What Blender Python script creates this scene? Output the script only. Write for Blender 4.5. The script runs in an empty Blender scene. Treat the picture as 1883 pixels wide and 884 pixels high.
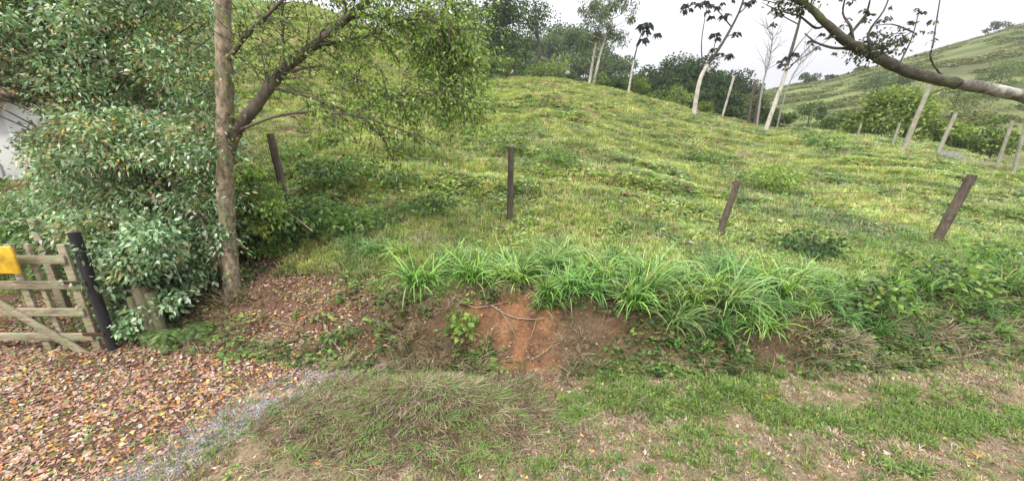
import bpy, math, random
import numpy as np
from math import radians as R
rng = np.random.default_rng(7); random.seed(7)
scene = bpy.context.scene
COL = scene.collection

# ------------------------------------------------------------ camera model
F = 700.0; PITCH = R(16.8); CH = 2.5
cp, sp = math.cos(PITCH), math.sin(PITCH)
def ray(px, py):
    dx = (px-941.5)/F; dy = (442-py)/F
    return np.array([dx, cp+dy*sp, -sp+dy*cp])
def at(px, py, Y):
    d = ray(px, py); t = Y/d[1]
    return np.array([d[0]*t, Y, CH+d[2]*t])
def proj(x, y, z):
    dz = z-CH; dep = np.maximum(y*cp-dz*sp, .05); up = y*sp+dz*cp
    return 941.5+F*x/dep, 442-F*up/dep
def se(px, py):
    d = ray(px, py); return d[0]/d[1], d[2]/d[1]

# ------------------------------------------------------------ noise
def _h(i, j, k):
    n = (i.astype(np.int64)*374761393 + j.astype(np.int64)*668265263 + k*974634777) & 0x7fffffff
    n = ((n ^ (n >> 13))*1274126177) & 0x7fffffff
    return ((n ^ (n >> 16)) & 0xffff)/65535.0
def noise(x, y, k=0):
    x = np.asarray(x, float); y = np.asarray(y, float)
    i = np.floor(x); j = np.floor(y); u = x-i; v = y-j
    u = u*u*(3-2*u); v = v*v*(3-2*v)
    a = _h(i, j, k); b = _h(i+1, j, k); c = _h(i, j+1, k); d = _h(i+1, j+1, k)
    return (a*(1-u)+b*u)*(1-v)+(c*(1-u)+d*u)*v
def fbm(x, y, k=0, o=4):
    r = 0; a = .5; s = 0
    for q in range(o):
        r = r+a*noise(x*2**q+17.3*q, y*2**q-9.1*q, k+q); s += a; a *= .5
    return r/s
def sst(a, b, x):
    t = np.clip((x-a)/(b-a), 0, 1); return t*t*(3-2*t)

# ------------------------------------------------------------ terrain
crest = [se(*p) for p in ((430,0),(560,5),(700,60),(800,112),(870,146),(1000,145),(1080,155),(1200,184),(1300,212),(1400,232),(1500,240),(1600,250),(1700,264),(1800,292),(1883,316))]
cs = np.array([c[0] for c in crest]); ce = np.array([c[1] for c in crest])
def Yc(s): return np.interp(s, [-1.5,-.4,0,.3,.6,.9,1.33,2], [44,46,38,34,27,21,15,13])
def crest_z(s): return CH+np.interp(s, cs, ce)*Yc(s)
fs = np.array([-2,-.5,0,.25,.4,.55,.675,.78,.9,1.06,1.206,1.6])
fe = np.array([.3,.25,.125,.11,.06,.065,.096,.112,.145,.19,.235,.29])
def yb(x):
    return 3.38+np.where(x < .3, .03, .013)*np.clip(x-.3, -6, 7)**2+.22*(fbm(x*1.1, x*0+3, 5)-.5)
def bankw(x): return .62+.5*sst(-1.2, -2.6, x)+.35*sst(3, 5, x)
def T(x, y):
    x = np.asarray(x, float); y = np.asarray(y, float)
    s = x/np.maximum(y, 5.0)
    b = yb(x); w = bankw(x); lf = sst(-5.0, -3.7, x)
    t = np.clip((y-b)/w, 0, 1)
    steep = np.where(t < .5, 2*t*t, 1-2*(1-t)**2)
    zt = (.62+.09*sst(-1.5,0,x)*sst(4,2,x))*lf
    bank = zt*(.35*t+.65*steep)
    yt = b+w; yc = Yc(s); zc = crest_z(s)
    u = (y-yt)/(yc-yt)
    uu = np.clip(u, 0, 1)
    g = .93*uu+.32*uu*uu-.25*uu**3
    z = bank+(zc-zt)*g
    # beyond the crest: falls into a dip, then the far hill climbs
    d = np.maximum(y-yc, 0)
    z = z-3.5*(1-np.exp(-d*.3/3.5))
    zf = CH+np.interp(s, fs, fe)*110
    z = z+(zf-z)*sst(0, 1, (y-yc-10)/(110-yc))*(y > yc)
    z = np.where(y > 130, z-(y-130)*.05, z)
    # relief
    fld = sst(0, 1.5, y-yt)
    z = z+fld*((fbm(x/6, y/6, 1)-.5)*.5*sst(6, 14, y)+(fbm(x/1.3, y/1.3, 2)-.5)*.20)
    wv = y*.62+2.6*fbm(x/5, y/4, 9)+x*.05
    z = z+fld*sst(6, 8, y)*.12*sst(0,.8,np.abs((wv % 1)-.5)*2)*(.3+1.2*noise(x/3,y/3,66))
    z = z+(fbm(x*2.2, y*2.2, 3)-.5)*(.05+.30*(t > 0)*(t < 1)*np.sin(t*np.pi))
    # low grassy mound right of the gravel streak in the foreground
    z = z+.24*np.exp(-((x+.8)/.6)**2-((y-2.95)/.3)**2)*sst(0, .3, b-y)
    z = z+.05*np.exp(-((y-3.05-.03*x)/.16)**2)*sst(.6, 1.4, x)
    return z
def hit(px, py, far=60):
    d = ray(px, py)
    ys = np.concatenate([np.arange(1.2, 12, .02), np.arange(12, far, .1)])
    t = ys/d[1]; X = d[0]*t; Z = CH+d[2]*t
    k = np.nonzero(Z < T(X, ys))[0]
    if len(k) == 0: k = [len(ys)-1]
    i = k[0]
    return np.array([X[i], ys[i], float(T(X[i], ys[i]))])
def onground(px, py, Y):      # a point at the given depth, dropped onto the ground
    p = at(px, py, Y); return np.array([p[0], Y, float(T(p[0], Y))])

# ------------------------------------------------------------ materials
def mat(name):
    m = bpy.data.materials.new(name); m.use_nodes = True
    nt = m.node_tree; return m, nt, nt.nodes['Principled BSDF'], nt.nodes['Material Output']
def N(nt, t, **kw):
    n = nt.nodes.new(t)
    for k, v in kw.items():
        if k in n.inputs: n.inputs[k].default_value = v
        else: setattr(n, k, v)
    return n
def leafmat(name, rough=.5, tr=.35, spec=.4):
    m, nt, b, out = mat(name)
    a = N(nt, 'ShaderNodeAttribute', attribute_name='col')
    nt.links.new(a.outputs['Color'], b.inputs['Base Color'])
    b.inputs['Roughness'].default_value = rough; b.inputs['Specular IOR Level'].default_value = spec
    t = N(nt, 'ShaderNodeBsdfTranslucent')
    g = N(nt, 'ShaderNodeMix', data_type='RGBA', blend_type='MULTIPLY'); g.inputs[0].default_value = 1
    nt.links.new(a.outputs['Color'], g.inputs[6]); g.inputs[7].default_value = (1.3, 1.35, .7, 1)
    nt.links.new(g.outputs[2], t.inputs['Color'])
    mx = N(nt, 'ShaderNodeMixShader'); mx.inputs[0].default_value = tr
    nt.links.new(b.outputs[0], mx.inputs[1]); nt.links.new(t.outputs[0], mx.inputs[2])
    nt.links.new(mx.outputs[0], out.inputs['Surface'])
    return m
M_leaf = leafmat('leaf'); M_gloss = leafmat('glossy_leaf', .33, .25, .6); M_far = leafmat('far_leaf', .6, .3, .2)
M_grass = leafmat('grass_blade', .38, .33, .45); M_dry = leafmat('dry_litter', .75, .15, .2)
def bark(name, c1, c2, c3, scale=6, stretch=(1, 1, .25), bump=.5):
    m, nt, b, out = mat(name)
    tc = N(nt, 'ShaderNodeTexCoord'); mp = N(nt, 'ShaderNodeMapping'); mp.inputs['Scale'].default_value = stretch
    nt.links.new(tc.outputs['Object'], mp.inputs['Vector'])
    n1 = N(nt, 'ShaderNodeTexNoise', Scale=scale*4, Detail=8, Roughness=.7)
    n2 = N(nt, 'ShaderNodeTexNoise', Scale=scale*.8, Detail=5, Roughness=.65)
    nt.links.new(mp.outputs[0], n1.inputs['Vector']); nt.links.new(tc.outputs['Object'], n2.inputs['Vector'])
    r1 = N(nt, 'ShaderNodeValToRGB'); r1.color_ramp.elements[0].position = .35; r1.color_ramp.elements[1].position = .65
    r1.color_ramp.elements[0].color = (*c1, 1); r1.color_ramp.elements[1].color = (*c2, 1)
    nt.links.new(n1.outputs[0], r1.inputs[0])
    r2 = N(nt, 'ShaderNodeValToRGB'); r2.color_ramp.elements[0].position = .5; r2.color_ramp.elements[1].position = .62
    nt.links.new(n2.outputs[0], r2.inputs[0])
    mx = N(nt, 'ShaderNodeMix', data_type='RGBA'); nt.links.new(r2.outputs[0], mx.inputs[0])
    nt.links.new(r1.outputs[0], mx.inputs[6]); mx.inputs[7].default_value = (*c3, 1)
    nt.links.new(mx.outputs[2], b.inputs['Base Color']); b.inputs['Roughness'].default_value = .9
    bp = N(nt, 'ShaderNodeBump', Strength=bump, Distance=.02); nt.links.new(n1.outputs[0], bp.inputs['Height'])
    nt.links.new(bp.outputs[0], b.inputs['Normal'])
    return m
M_bark = bark('bark_mossy', (.06,.045,.03), (.42,.34,.23), (.17,.19,.09), 4, (1,1,.55), 1.0)
M_barkdark = bark('bark_dark', (.03,.026,.022), (.10,.085,.065), (.10,.11,.06))
M_twigdark = bark('bark_limb', (.035,.028,.022), (.15,.12,.09), (.13,.13,.07), 5)
M_white = bark('bark_pale', (.38,.35,.29), (.62,.58,.5), (.3,.29,.22), 3)
M_limb = bark('bark_lichen', (.05,.045,.03), (.2,.19,.15), (.42,.41,.36), 3, (1,1,1))
M_limbdark = bark('bark_limb_moss', (.02,.018,.012), (.10,.09,.06), (.09,.11,.04), 4, (1,1,1), .9)
M_post = bark('weathered_post', (.045,.035,.028), (.17,.125,.095), (.11,.1,.06), 10, (1,1,.1))
M_postdark = bark('black_post', (.012,.011,.012), (.035,.03,.035), (.02,.02,.02), 6)
M_gate = bark('gate_timber', (.16,.13,.08), (.46,.40,.27), (.27,.30,.16), 8, (.2,1,1), .6)
M_mossy = bark('mossy_log', (.1,.085,.05), (.24,.22,.14), (.15,.17,.07), 7, (1,1,.15))
M_whitepost = bark('bleached_post', (.22,.2,.15), (.42,.39,.31), (.24,.25,.15), 5, (1,1,.2))
M_twig = bark('twig', (.22,.16,.11), (.45,.36,.26), (.3,.25,.17), 9)

def ground_mat(name, bump=.6):
    m, nt, b, out = mat(name)
    a = N(nt, 'ShaderNodeAttribute', attribute_name='col')
    tc = N(nt, 'ShaderNodeTexCoord')
    n1 = N(nt, 'ShaderNodeTexNoise', Scale=35, Detail=8, Roughness=.75)
    n2 = N(nt, 'ShaderNodeTexNoise', Scale=3, Detail=6, Roughness=.7)
    for n in (n1, n2): nt.links.new(tc.outputs['Object'], n.inputs['Vector'])
    r = N(nt, 'ShaderNodeMapRange'); r.inputs[1].default_value = .3; r.inputs[2].default_value = .7; r.inputs[3].default_value = .45; r.inputs[4].default_value = 1.5
    nt.links.new(n1.outputs[0], r.inputs[0])
    r2 = N(nt, 'ShaderNodeMapRange'); r2.inputs[1].default_value = .3; r2.inputs[2].default_value = .7; r2.inputs[3].default_value = .7; r2.inputs[4].default_value = 1.25
    nt.links.new(n2.outputs[0], r2.inputs[0])
    mu = N(nt, 'ShaderNodeMath', operation='MULTIPLY'); nt.links.new(r.outputs[0], mu.inputs[0]); nt.links.new(r2.outputs[0], mu.inputs[1])
    v = N(nt, 'ShaderNodeVectorMath', operation='SCALE'); nt.links.new(a.outputs['Color'], v.inputs[0]); nt.links.new(mu.outputs[0], v.inputs['Scale'])
    nt.links.new(v.outputs[0], b.inputs['Base Color']); b.inputs['Roughness'].default_value = .95
    b.inputs['Specular IOR Level'].default_value = .15
    bp = N(nt, 'ShaderNodeBump', Strength=bump, Distance=.03); nt.links.new(n1.outputs[0], bp.inputs['Height'])
    nt.links.new(bp.outputs[0], b.inputs['Normal'])
    return m
M_ground = ground_mat('earth')
def plain(name, c, rough=.7, metal=0, sc=8, var=.25):
    m, nt, b, out = mat(name)
    tc = N(nt, 'ShaderNodeTexCoord'); n = N(nt, 'ShaderNodeTexNoise', Scale=sc, Detail=6, Roughness=.7)
    nt.links.new(tc.outputs['Object'], n.inputs['Vector'])
    r = N(nt, 'ShaderNodeValToRGB'); r.color_ramp.elements[0].position = .3; r.color_ramp.elements[1].position = .7
    r.color_ramp.elements[0].color = (*[q*(1-var) for q in c], 1); r.color_ramp.elements[1].color = (*[min(1, q*(1+var*.5)) for q in c], 1)
    nt.links.new(n.outputs[0], r.inputs[0]); nt.links.new(r.outputs[0], b.inputs['Base Color'])
    b.inputs['Roughness'].default_value = rough; b.inputs['Metallic'].default_value = metal
    return m

# ------------------------------------------------------------ mesh helpers
def link(name, me, m, parent=None):
    o = bpy.data.objects.new(name, me); COL.objects.link(o)
    if m: me.materials.append(m)
    if parent: o.parent = parent
    return o
def nmesh(name, V, Q, m, parent=None, col=None, smooth=False):
    """V (n,3); Q (k,3|4) index array"""
    V = np.asarray(V, np.float32); Q = np.asarray(Q, np.int32)
    me = bpy.data.meshes.new(name)
    k, c = Q.shape
    me.vertices.add(len(V)); me.vertices.foreach_set('co', V.ravel())
    me.loops.add(k*c); me.loops.foreach_set('vertex_index', Q.ravel())
    me.polygons.add(k); me.polygons.foreach_set('loop_start', np.arange(0, k*c, c, dtype=np.int32))
    try: me.polygons.foreach_set('loop_total', np.full(k, c, np.int32))
    except Exception: pass
    if smooth: me.polygons.foreach_set('use_smooth', np.ones(k, bool))
    if col is not None:
        a = me.attributes.new('col', 'FLOAT_COLOR', 'POINT')
        c4 = np.ones((len(V), 4), np.float32); c4[:, :3] = np.clip(col, 0, 1)
        a.data.foreach_set('color', c4.ravel())
    me.update(calc_edges=True); me.validate()
    return link(name, me, m, parent)
def empty(name, loc):
    o = bpy.data.objects.new(name, None); COL.objects.link(o); o.location = loc; o.empty_display_size = .1; return o
def tag(o, label=None, cat=None, group=None, kind=None):
    if label: o['label'] = label
    if cat: o['category'] = cat
    if group: o['group'] = group
    if kind: o['kind'] = kind
    return o
class MB:
    def __init__(s): s.V = []; s.Q = []; s.n = 0
    def add(s, V, Q): s.V.append(np.asarray(V, float)); s.Q.append(np.asarray(Q)+s.n); s.n += len(V)
    def tube(s, pts, rad, sides=8, rough=0.0, cap=True):
        pts = np.asarray(pts, float); n = len(pts); rad = np.broadcast_to(rad, n) if np.ndim(rad) else np.full(n, rad)
        tan = np.gradient(pts, axis=0); tan /= np.linalg.norm(tan, axis=1)[:, None]+1e-9
        ref = np.array([0, 0, 1.]) if abs(tan[0][2]) < .8 else np.array([1., 0, 0])
        V = []
        for i in range(n):
            a = np.cross(tan[i], ref); a /= np.linalg.norm(a)+1e-9; b = np.cross(tan[i], a)
            th = np.arange(sides)*2*np.pi/sides
            rr = rad[i]*(1+rough*(rng.random(sides)-.5))
            V.append(pts[i]+(np.cos(th)*rr)[:, None]*a+(np.sin(th)*rr)[:, None]*b)
        V = np.concatenate(V); i = np.arange(n-1)[:, None]*sides; j = np.arange(sides)[None]; j2 = (j+1) % sides
        Q = np.stack([i+j, i+j2, i+sides+j2, i+sides+j], -1).reshape(-1, 4)
        s.add(V, Q)
        if cap:
            for e, base in ((0, 0), (n-1, (n-1)*sides)):
                c = V[base:base+sides].mean(0); r = V[base:base+sides]
                vv = np.vstack([r, [c]]); q = [[k, (k+1) % sides, sides, sides] for k in range(sides)]
                s.add(np.vstack([vv, c]), [[k, (k+1) % sides, sides, sides+1] for k in range(sides)])
    def box(s, c, d, rot=None, j=0.0):
        c = np.asarray(c, float); d = np.asarray(d, float)/2
        v = np.array([[x, y, z] for x in (-1, 1) for y in (-1, 1) for z in (-1, 1)], float)*d
        if j: v += (rng.random(v.shape)-.5)*j
        if rot is not None: v = v@np.array(rot).T
        s.add(v+c, [[0,1,3,2],[4,6,7,5],[0,4,5,1],[2,3,7,6],[0,2,6,4],[1,5,7,3]])
    def build(s, name, m, parent=None, smooth=False, col=None, off=None):
        V = np.concatenate(s.V); 
        if off is not None: V = V-np.asarray(off)
        return nmesh(name, V, np.concatenate(s.Q), m, parent, smooth=smooth, col=col)
def bevel(o, w=.006, seg=2):
    b = o.modifiers.new('b', 'BEVEL'); b.width = w; b.segments = seg; b.limit_method = 'ANGLE'; return o
def roty(a): c, s = math.cos(a), math.sin(a); return [[c, 0, s], [0, 1, 0], [-s, 0, c]]
def smooth_path(pts, k=6):
    pts = np.asarray(pts, float); out = []
    n = len(pts)
    for i in range(n-1):
        p0 = pts[max(i-1, 0)]; p1 = pts[i]; p2 = pts[i+1]; p3 = pts[min(i+2, n-1)]
        for t in np.arange(k)/k:
            out.append(.5*((2*p1)+(-p0+p2)*t+(2*p0-5*p1+4*p2-p3)*t*t+(-p0+3*p1-3*p2+p3)*t**3))
    out.append(pts[-1]); return np.array(out)
def rdir(n):
    v = rng.normal(size=(n, 3)); return v/np.linalg.norm(v, axis=1)[:, None]

def leaves(P, D, L, Wd, C, droop=.15):
    """leaf quads: base P, direction D, length L, width Wd, colours C -> V, Q, col"""
    n = len(P); D = D/(np.linalg.norm(D, axis=1)[:, None]+1e-9)
    S = np.cross(D, rdir(n)); S /= np.linalg.norm(S, axis=1)[:, None]+1e-9
    U = np.cross(S, D); L = np.broadcast_to(L, n)[:, None]; Wd = np.broadcast_to(Wd, n)[:, None]
    a = P; b = P+D*L*.45+S*Wd*.5+U*Wd*.15; c = P+D*L; c = c-np.array([0, 0, 1])*L*droop; d = P+D*L*.45-S*Wd*.5+U*Wd*.15
    V = np.stack([a, b, c, d], 1).reshape(-1, 3)
    Q = np.arange(4*n).reshape(n, 4)
    return V, Q, np.repeat(C, 4, axis=0)
def colmix(n, cols, w=None, jit=.2):
    cols = np.asarray(cols, float); w = np.ones(len(cols)) if w is None else np.asarray(w, float)
    k = rng.choice(len(cols), n, p=w/w.sum())
    return cols[k]*(1+jit*(rng.random((n, 1))*2-1))*(1+.08*(rng.random((n, 3))*2-1))

# ------------------------------------------------------------ templates for scatter
def blade_clump(nb, ln, wd, spread, arch, segs=3, seed=0, up=1.0, hj=.5):
    g = np.random.default_rng(seed); V = []; Q = []; G = []
    for b in range(nb):
        a = g.random()*2*np.pi; L = ln*(.55+.6*g.random()); r0 = spread*g.random()**.7
        p = np.array([math.cos(a)*r0, math.sin(a)*r0, 0.]); tilt = arch*(.25+.9*g.random())
        h = np.array([math.cos(a), math.sin(a), 0]); hh = a+g.normal()*hj; h = np.array([math.cos(hh), math.sin(hh), 0]); sd = np.array([-h[1], h[0], 0])
        base = len(V); ang = up*(.15+.25*g.random())
        br = .75+.5*g.random()
        for k in range(segs+1):
            t = k/segs; w = wd*(1-t)**.6*.5 if k < segs else 0.0
            if k == 0: w = wd*.35
            V += [p-sd*w, p+sd*w]; G += [br, br]
            p = p+(h*math.sin(ang)+np.array([0, 0, 1])*math.cos(ang))*L/segs; ang += tilt*2.2/segs
        for k in range(segs): Q.append([base+2*k, base+2*k+1, base+2*k+3, base+2*k+2])
    return np.array(V), np.array(Q), np.array(G)
def weed_clump(nl, r, lf, wf, seed=0, flat=.5):
    g = np.random.default_rng(seed); V = []; Q = []; G = []
    for b in range(nl):
        a = g.random()*2*np.pi; rr = r*math.sqrt(g.random()); z = r*(.15+.8*g.random())*(1-rr/r*.6)
        p = np.array([math.cos(a)*rr, math.sin(a)*rr, z]); a2 = a+g.normal()*.9
        d = np.array([math.cos(a2), math.sin(a2), (g.random()-.4)*flat*2]); d /= np.linalg.norm(d)
        s = np.cross(d, [0, 0, 1]); s /= np.linalg.norm(s); s = s+np.array([0, 0, g.normal()*.4])
        L = lf*(.6+.7*g.random()); w = wf*L/lf; i = len(V); br = .7+.6*g.random()
        V += [p, p+d*L*.45+s*w*.5, p+d*L-np.array([0, 0, L*.2]), p+d*L*.45-s*w*.5]; G += [br]*4
        Q.append([i, i+1, i+2, i+3])
    return np.array(V), np.array(Q), np.array(G)
def scatter(name, temps, P, S, C, m, tilt=None, parent=None, tag_=None, kz=None):
    """copies of small templates merged into one sheet of cover"""
    n = len(P); which = rng.integers(0, len(temps), n); AV = []; AQ = []; AC = []; off = 0
    th = rng.random(n)*2*np.pi
    for k, (V, Q, G) in enumerate(temps):
        i = np.nonzero(which == k)[0]
        if len(i) == 0: continue
        c, s = np.cos(th[i])[:, None], np.sin(th[i])[:, None]
        x = V[None, :, 0]*c-V[None, :, 1]*s; y = V[None, :, 0]*s+V[None, :, 1]*c; z = np.broadcast_to(V[None, :, 2], x.shape)
        if kz is not None: z = z*kz[i][:, None]
        W = np.stack([x, y, z], -1)*S[i][:, None, None]
        if tilt is not None: W[:, :, :2] += W[:, :, 2:3]*tilt[i][:, None, :]; 
        W = W+P[i][:, None, :]
        AV.append(W.reshape(-1, 3)); q = Q[None]+(np.arange(len(i))*len(V))[:, None, None]+off
        AQ.append(q.reshape(-1, Q.shape[1])); off += len(i)*len(V)
        AC.append((C[i][:, None, :]*G[None, :, None]).reshape(-1, 3))
    o = nmesh(name, np.concatenate(AV), np.concatenate(AQ), m, parent, col=np.concatenate(AC))
    return o
def blobs(px, py, L):
    r = np.zeros_like(px)
    for (cx, cy, rx, ry, w) in L:
        r = r+w*np.exp(-((px-cx)/rx)**2-((py-cy)/ry)**2)
    return r

# ------------------------------------------------------------ ground sheets
def gaxis(parts): return np.unique(np.concatenate([np.arange(a, b, s) for a, b, s in parts]+[[parts[-1][1]]]))
gx = gaxis([(-420,-120,20),(-120,-45,4),(-45,-14,.6),(-14,-7,.15),(-7,9,.05),(9,14,.15),(14,45,.5),(45,140,3),(140,420,20)])
gy = gaxis([(-40,0,4),(0,1.4,.2),(1.4,6,.035),(6,10,.08),(10,42,.2),(42,130,1.5),(130,700,20)])
X, Y = np.meshgrid(gx, gy); Z = T(X, Y)
PX, PY = proj(X, Y, Z)
# gravel streak polyline in the foreground, and its mask on the ground
streak = np.array([hit(*p)[:2] for p in ((250,884),(360,815),(440,760),(520,720),(600,690),(720,662))])
def dist_poly(x, y, pl):
    d = np.full(np.shape(x), 1e9)
    for a, b in zip(pl[:-1], pl[1:]):
        ab = b-a; t = np.clip(((x-a[0])*ab[0]+(y-a[1])*ab[1])/(ab@ab), 0, 1)
        d = np.minimum(d, np.hypot(x-a[0]-t*ab[0], y-a[1]-t*ab[1]))
    return d
def litter_mask(x, y):      # leaf litter under the left hand trees
    px, py = proj(x, y, T(x, y))
    edge = np.interp(py, [440,520,600,680,740,800,884], [660,745,760,660,440,340,190])
    return sst(60, -80, px-edge+140*(fbm(x*2, y*2, 31)-.5))*sst(425, 470, py)*sst(6.4, 5.4, y)
def soil_mask(x, y):        # bare red soil in the bank
    px, py = proj(x, y, T(x, y))
    m = blobs(px, py, [(950,600,75,75,1.3),(1000,690,60,40,.8),(1110,605,45,35,.5),(780,610,40,30,.4),(1215,437,25,8,.9),(870,585,40,30,.4),(1000,560,40,30,.7)])
    return np.clip(m*1.4+(fbm(x*5, y*5, 33)-.5)*1.5-.38, 0, 1)
def green_mask(x, y):       # green patches on the verge
    px, py = proj(x, y, T(x, y))
    m = blobs(px, py, [(1010,745,70,28,1),(1150,745,110,30,1),(1310,735,140,28,1.0),(1470,765,130,27,1.15),(1650,780,130,27,1.15),(1820,775,120,34,1.15),
        (1200,690,110,35,.8),(1120,660,60,30,.5),(1340,680,90,30,.7),(900,800,110,35,.9),(1060,860,150,25,.6),(760,780,120,20,.55),(1250,800,100,20,.5),(700,850,90,15,.7),(820,700,80,25,.7),(640,800,90,20,.5),(720,730,70,20,.6),(880,740,80,25,.8),(760,680,70,20,.6),(900,860,100,20,.6),
        (1400,850,200,20,.4),(1750,710,100,20,.5),(1700,860,160,20,.4),(640,760,50,25,.4)])
    return np.clip(m*1.05-.5+(fbm(x*2.6, y*2.6, 37)-.5)*1.8+(fbm(x*8, y*8, 38)-.5)*1.8, 0, 1)
def lerp(a, b, t): return a+(b-a)*t[..., None]
def field_tone(x, y):
    """0 lush .. 1 worn"""
    return np.clip((fbm(x/2.2, y/3.0+7, 41)-.5)*3+.45, 0, 1)
base = np.zeros(X.shape+(3,)); base[:] = (.17,.18,.065)
base = lerp(base, np.array((.19,.13,.075)), field_tone(X, Y)*.6)
scuff = np.clip((fbm(X/1.6, Y/.7, 55)-.58)*8, 0, 1)*sst(5.5, 6.5, Y); base = lerp(base, np.array((.10,.06,.035)), scuff*.8)
B = yb(X); W_ = bankw(X)
vert = sst(.25, -.1, Y-B-W_)                                   # bank and verge
beige = np.array((.26,.20,.125)); base = lerp(base, beige*(.85), vert)
tb = np.clip((Y-B)/W_, 0, 1)*(Y > B); base = lerp(base, np.array((.12,.082,.048)), vert*sst(0, .15, Y-B)*.9)
base = lerp(base, lerp(np.zeros(X.shape+(3,))+np.array((.27,.135,.07)), np.array((.13,.075,.045)), np.clip((fbm(X*9, Y*9, 57)-.45)*4, 0, 1)), soil_mask(X, Y)*vert)
base = lerp(base, np.array((.10,.105,.04)), green_mask(X, Y)*.8*vert)
base = lerp(base, np.array((.15,.09,.06)), litter_mask(X, Y))
base = lerp(base, np.array((.24,.24,.27)), sst(.34, .08, dist_poly(X, Y, streak)+.12*(fbm(X*4, Y*4, 48)-.5))*.85*(Y < yb(X)+.05))
base = base*(.72+.55*fbm(X*2.4, Y*2.4, 46))[..., None]
S_ = X/np.maximum(Y, 5); farm = sst(4, 14, Y-Yc(S_))
hn = np.clip((fbm(X/9+Y/20, Y/3.5, 44)-.42)*3.5, 0, 1); hb = np.clip((fbm(X/16, Y/9, 45)-.5)*4, 0, 1)
hill = lerp(lerp(np.zeros(X.shape+(3,))+np.array((.15,.19,.05)), np.array((.05,.075,.022)), hn), np.array((.15,.12,.06)), hb*.6)
base = base*(1-(farm*sst(.5, .62, S_))[..., None])+hill*(farm*sst(.5, .62, S_))[..., None]; base = lerp(base, np.array((.05,.07,.03)), farm*sst(.56, .5, S_)*sst(-.25,-.05,S_))
nyv, nxv = X.shape
idx = np.arange(nyv*nxv).reshape(nyv, nxv)
Qall = np.stack([idx[:-1, :-1], idx[:-1, 1:], idx[1:, 1:], idx[1:, :-1]], -1).reshape(-1, 4)
xc = (X[:-1, :-1]+X[1:, 1:]).ravel()/2; yc_ = (Y[:-1, :-1]+Y[1:, 1:]).ravel()/2
bb = yb(xc); ww = bankw(xc)
reg = np.where(yc_ < bb, 0, np.where(yc_ < bb+ww, 1, np.where(yc_ < Yc(xc/np.maximum(yc_, 5))+4, 2, 3)))
VV = np.stack([X, Y, Z], -1).reshape(-1, 3); CC = base.reshape(-1, 3)
for r, nm in enumerate(('dirt_verge', 'earth_bank', 'pasture_hillside', 'far_hillside')):
    q = Qall[reg == r]; u, inv = np.unique(q, return_inverse=True)
    tag(nmesh(nm, VV[u], inv.reshape(-1, 4), M_ground, col=CC[u], smooth=True), kind='structure')

# ------------------------------------------------------------ pasture cover
tg = [blade_clump(9, .10, .011, .05, .7, 2, i) for i in range(5)]
tw = [weed_clump(12, .09, .065, .04, 20+i) for i in range(5)]
def field_pts(n, y0=4.5, smin=-1.5, smax=1.75, pw=1.0):
    s = smin+(smax-smin)*rng.random(n); r = rng.random(n)
    a = y0; b = 44.; y = a*(b/a)**r; x = s*y
    k = (y > yb(x)+bankw(x)-.05) & (y < Yc(s)+3) & ~((x < -3.2) & (y < 5.2)); x, y = x[k], y[k]
    return x, y
def cover(name, temps, n, cols, w, prob, sz, m, label, cat, lush=None, zf=1.0):
    x, y = field_pts(n); k = rng.random(len(x)) < prob(x, y); x, y = x[k], y[k]
    z = T(x, y)-.01; S = sz*(.6+.8*rng.random(len(x)))*(np.maximum(y, 5)/6)**.62
    C = colmix(len(x), cols, w, .25)
    if lush is not None: C = C*lush(x, y)
    kz = zf*.8*(.5+.9*rng.random(len(x)))*(np.maximum(y, 5)/6)**-.35
    o = scatter(name, temps, np.stack([x, y, z], 1), S, C, m, kz=kz)
    return tag(o, label, cat, kind='stuff')
fieldcols = [(.265,.36,.10), (.33,.40,.15), (.18,.30,.08), (.42,.43,.23), (.27,.20,.12)]
def lushf(x, y):
    a = np.clip((fbm(x/.7, y/1.0, 51, 5)-.5)*2.6+.5, 0, 1); b = fbm(x/3, y/3, 52)
    return np.stack([.82+.68*a, .82+.5*a, .75+.4*a+.35*b], 1)
cover('pasture_grass', tg, 260000, fieldcols, [4,4,3,2.4,1], lambda x, y: (.95-.55*field_tone(x, y))*(1-.6*np.clip((fbm(x/1.6, y/.7, 55)-.58)*8, 0, 1)), 1.15, M_grass,
      'short yellowish green grazed grass covering the sloping pasture', 'grass', lushf)
cover('pasture_weeds', tw, 120000, [(.14,.26,.07), (.2,.33,.085), (.065,.12,.04), (.28,.37,.13), (.17,.11,.07)], [3,4,3,2.5,1.3],
      lambda x, y: np.clip((fbm(x/1.1+5, y/1.8, 61)-.46)*3.2, .05, 1), 1.0, M_leaf,
      'low broad leaved weeds growing in patches through the pasture grass', 'weeds', lushf)

# ------------------------------------------------------------ verge and bank cover
def near(n, x0=-7.5, x1=9.5, y0=1.5, y1=6.2):
    return x0+(x1-x0)*rng.random(n), y0+(y1-y0)*rng.random(n)
def nearcover(name, temps, n, prob, cols, w, sz, m, label, cat, tilt=None, kz=None, lift=0, jit=.25, **kw):
    x, y = near(n, **kw); k = rng.random(n) < prob(x, y); x, y = x[k], y[k]; z = T(x, y)+lift
    S = sz*(.6+.8*rng.random(len(x)))*(np.clip(np.exp(rng.normal(size=len(x))*.3), .5, 1.5)*.92 if m is M_dry else 1); C = colmix(len(x), cols, w, jit)
    tl = None
    if tilt:
        tl = np.zeros((len(x), 2)); t = np.clip((y-yb(x))/bankw(x), 0, 1); t = np.where((t > 0) & (t < 1), 1, 0); tl[:, 1] = -tilt*t; tl[:, 0] = .3*rng.normal(size=len(x))
    o = scatter(name, temps, np.stack([x, y, z], 1), S, C, m, tilt=tl, kz=None if kz is None else np.full(len(x), kz))
    return tag(o, label, cat, kind='stuff')
def tbank(x, y): return (y-yb(x))/bankw(x)
isbank = lambda x, y: (tbank(x, y) > -.05) & (tbank(x, y) < 1.05)
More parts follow.
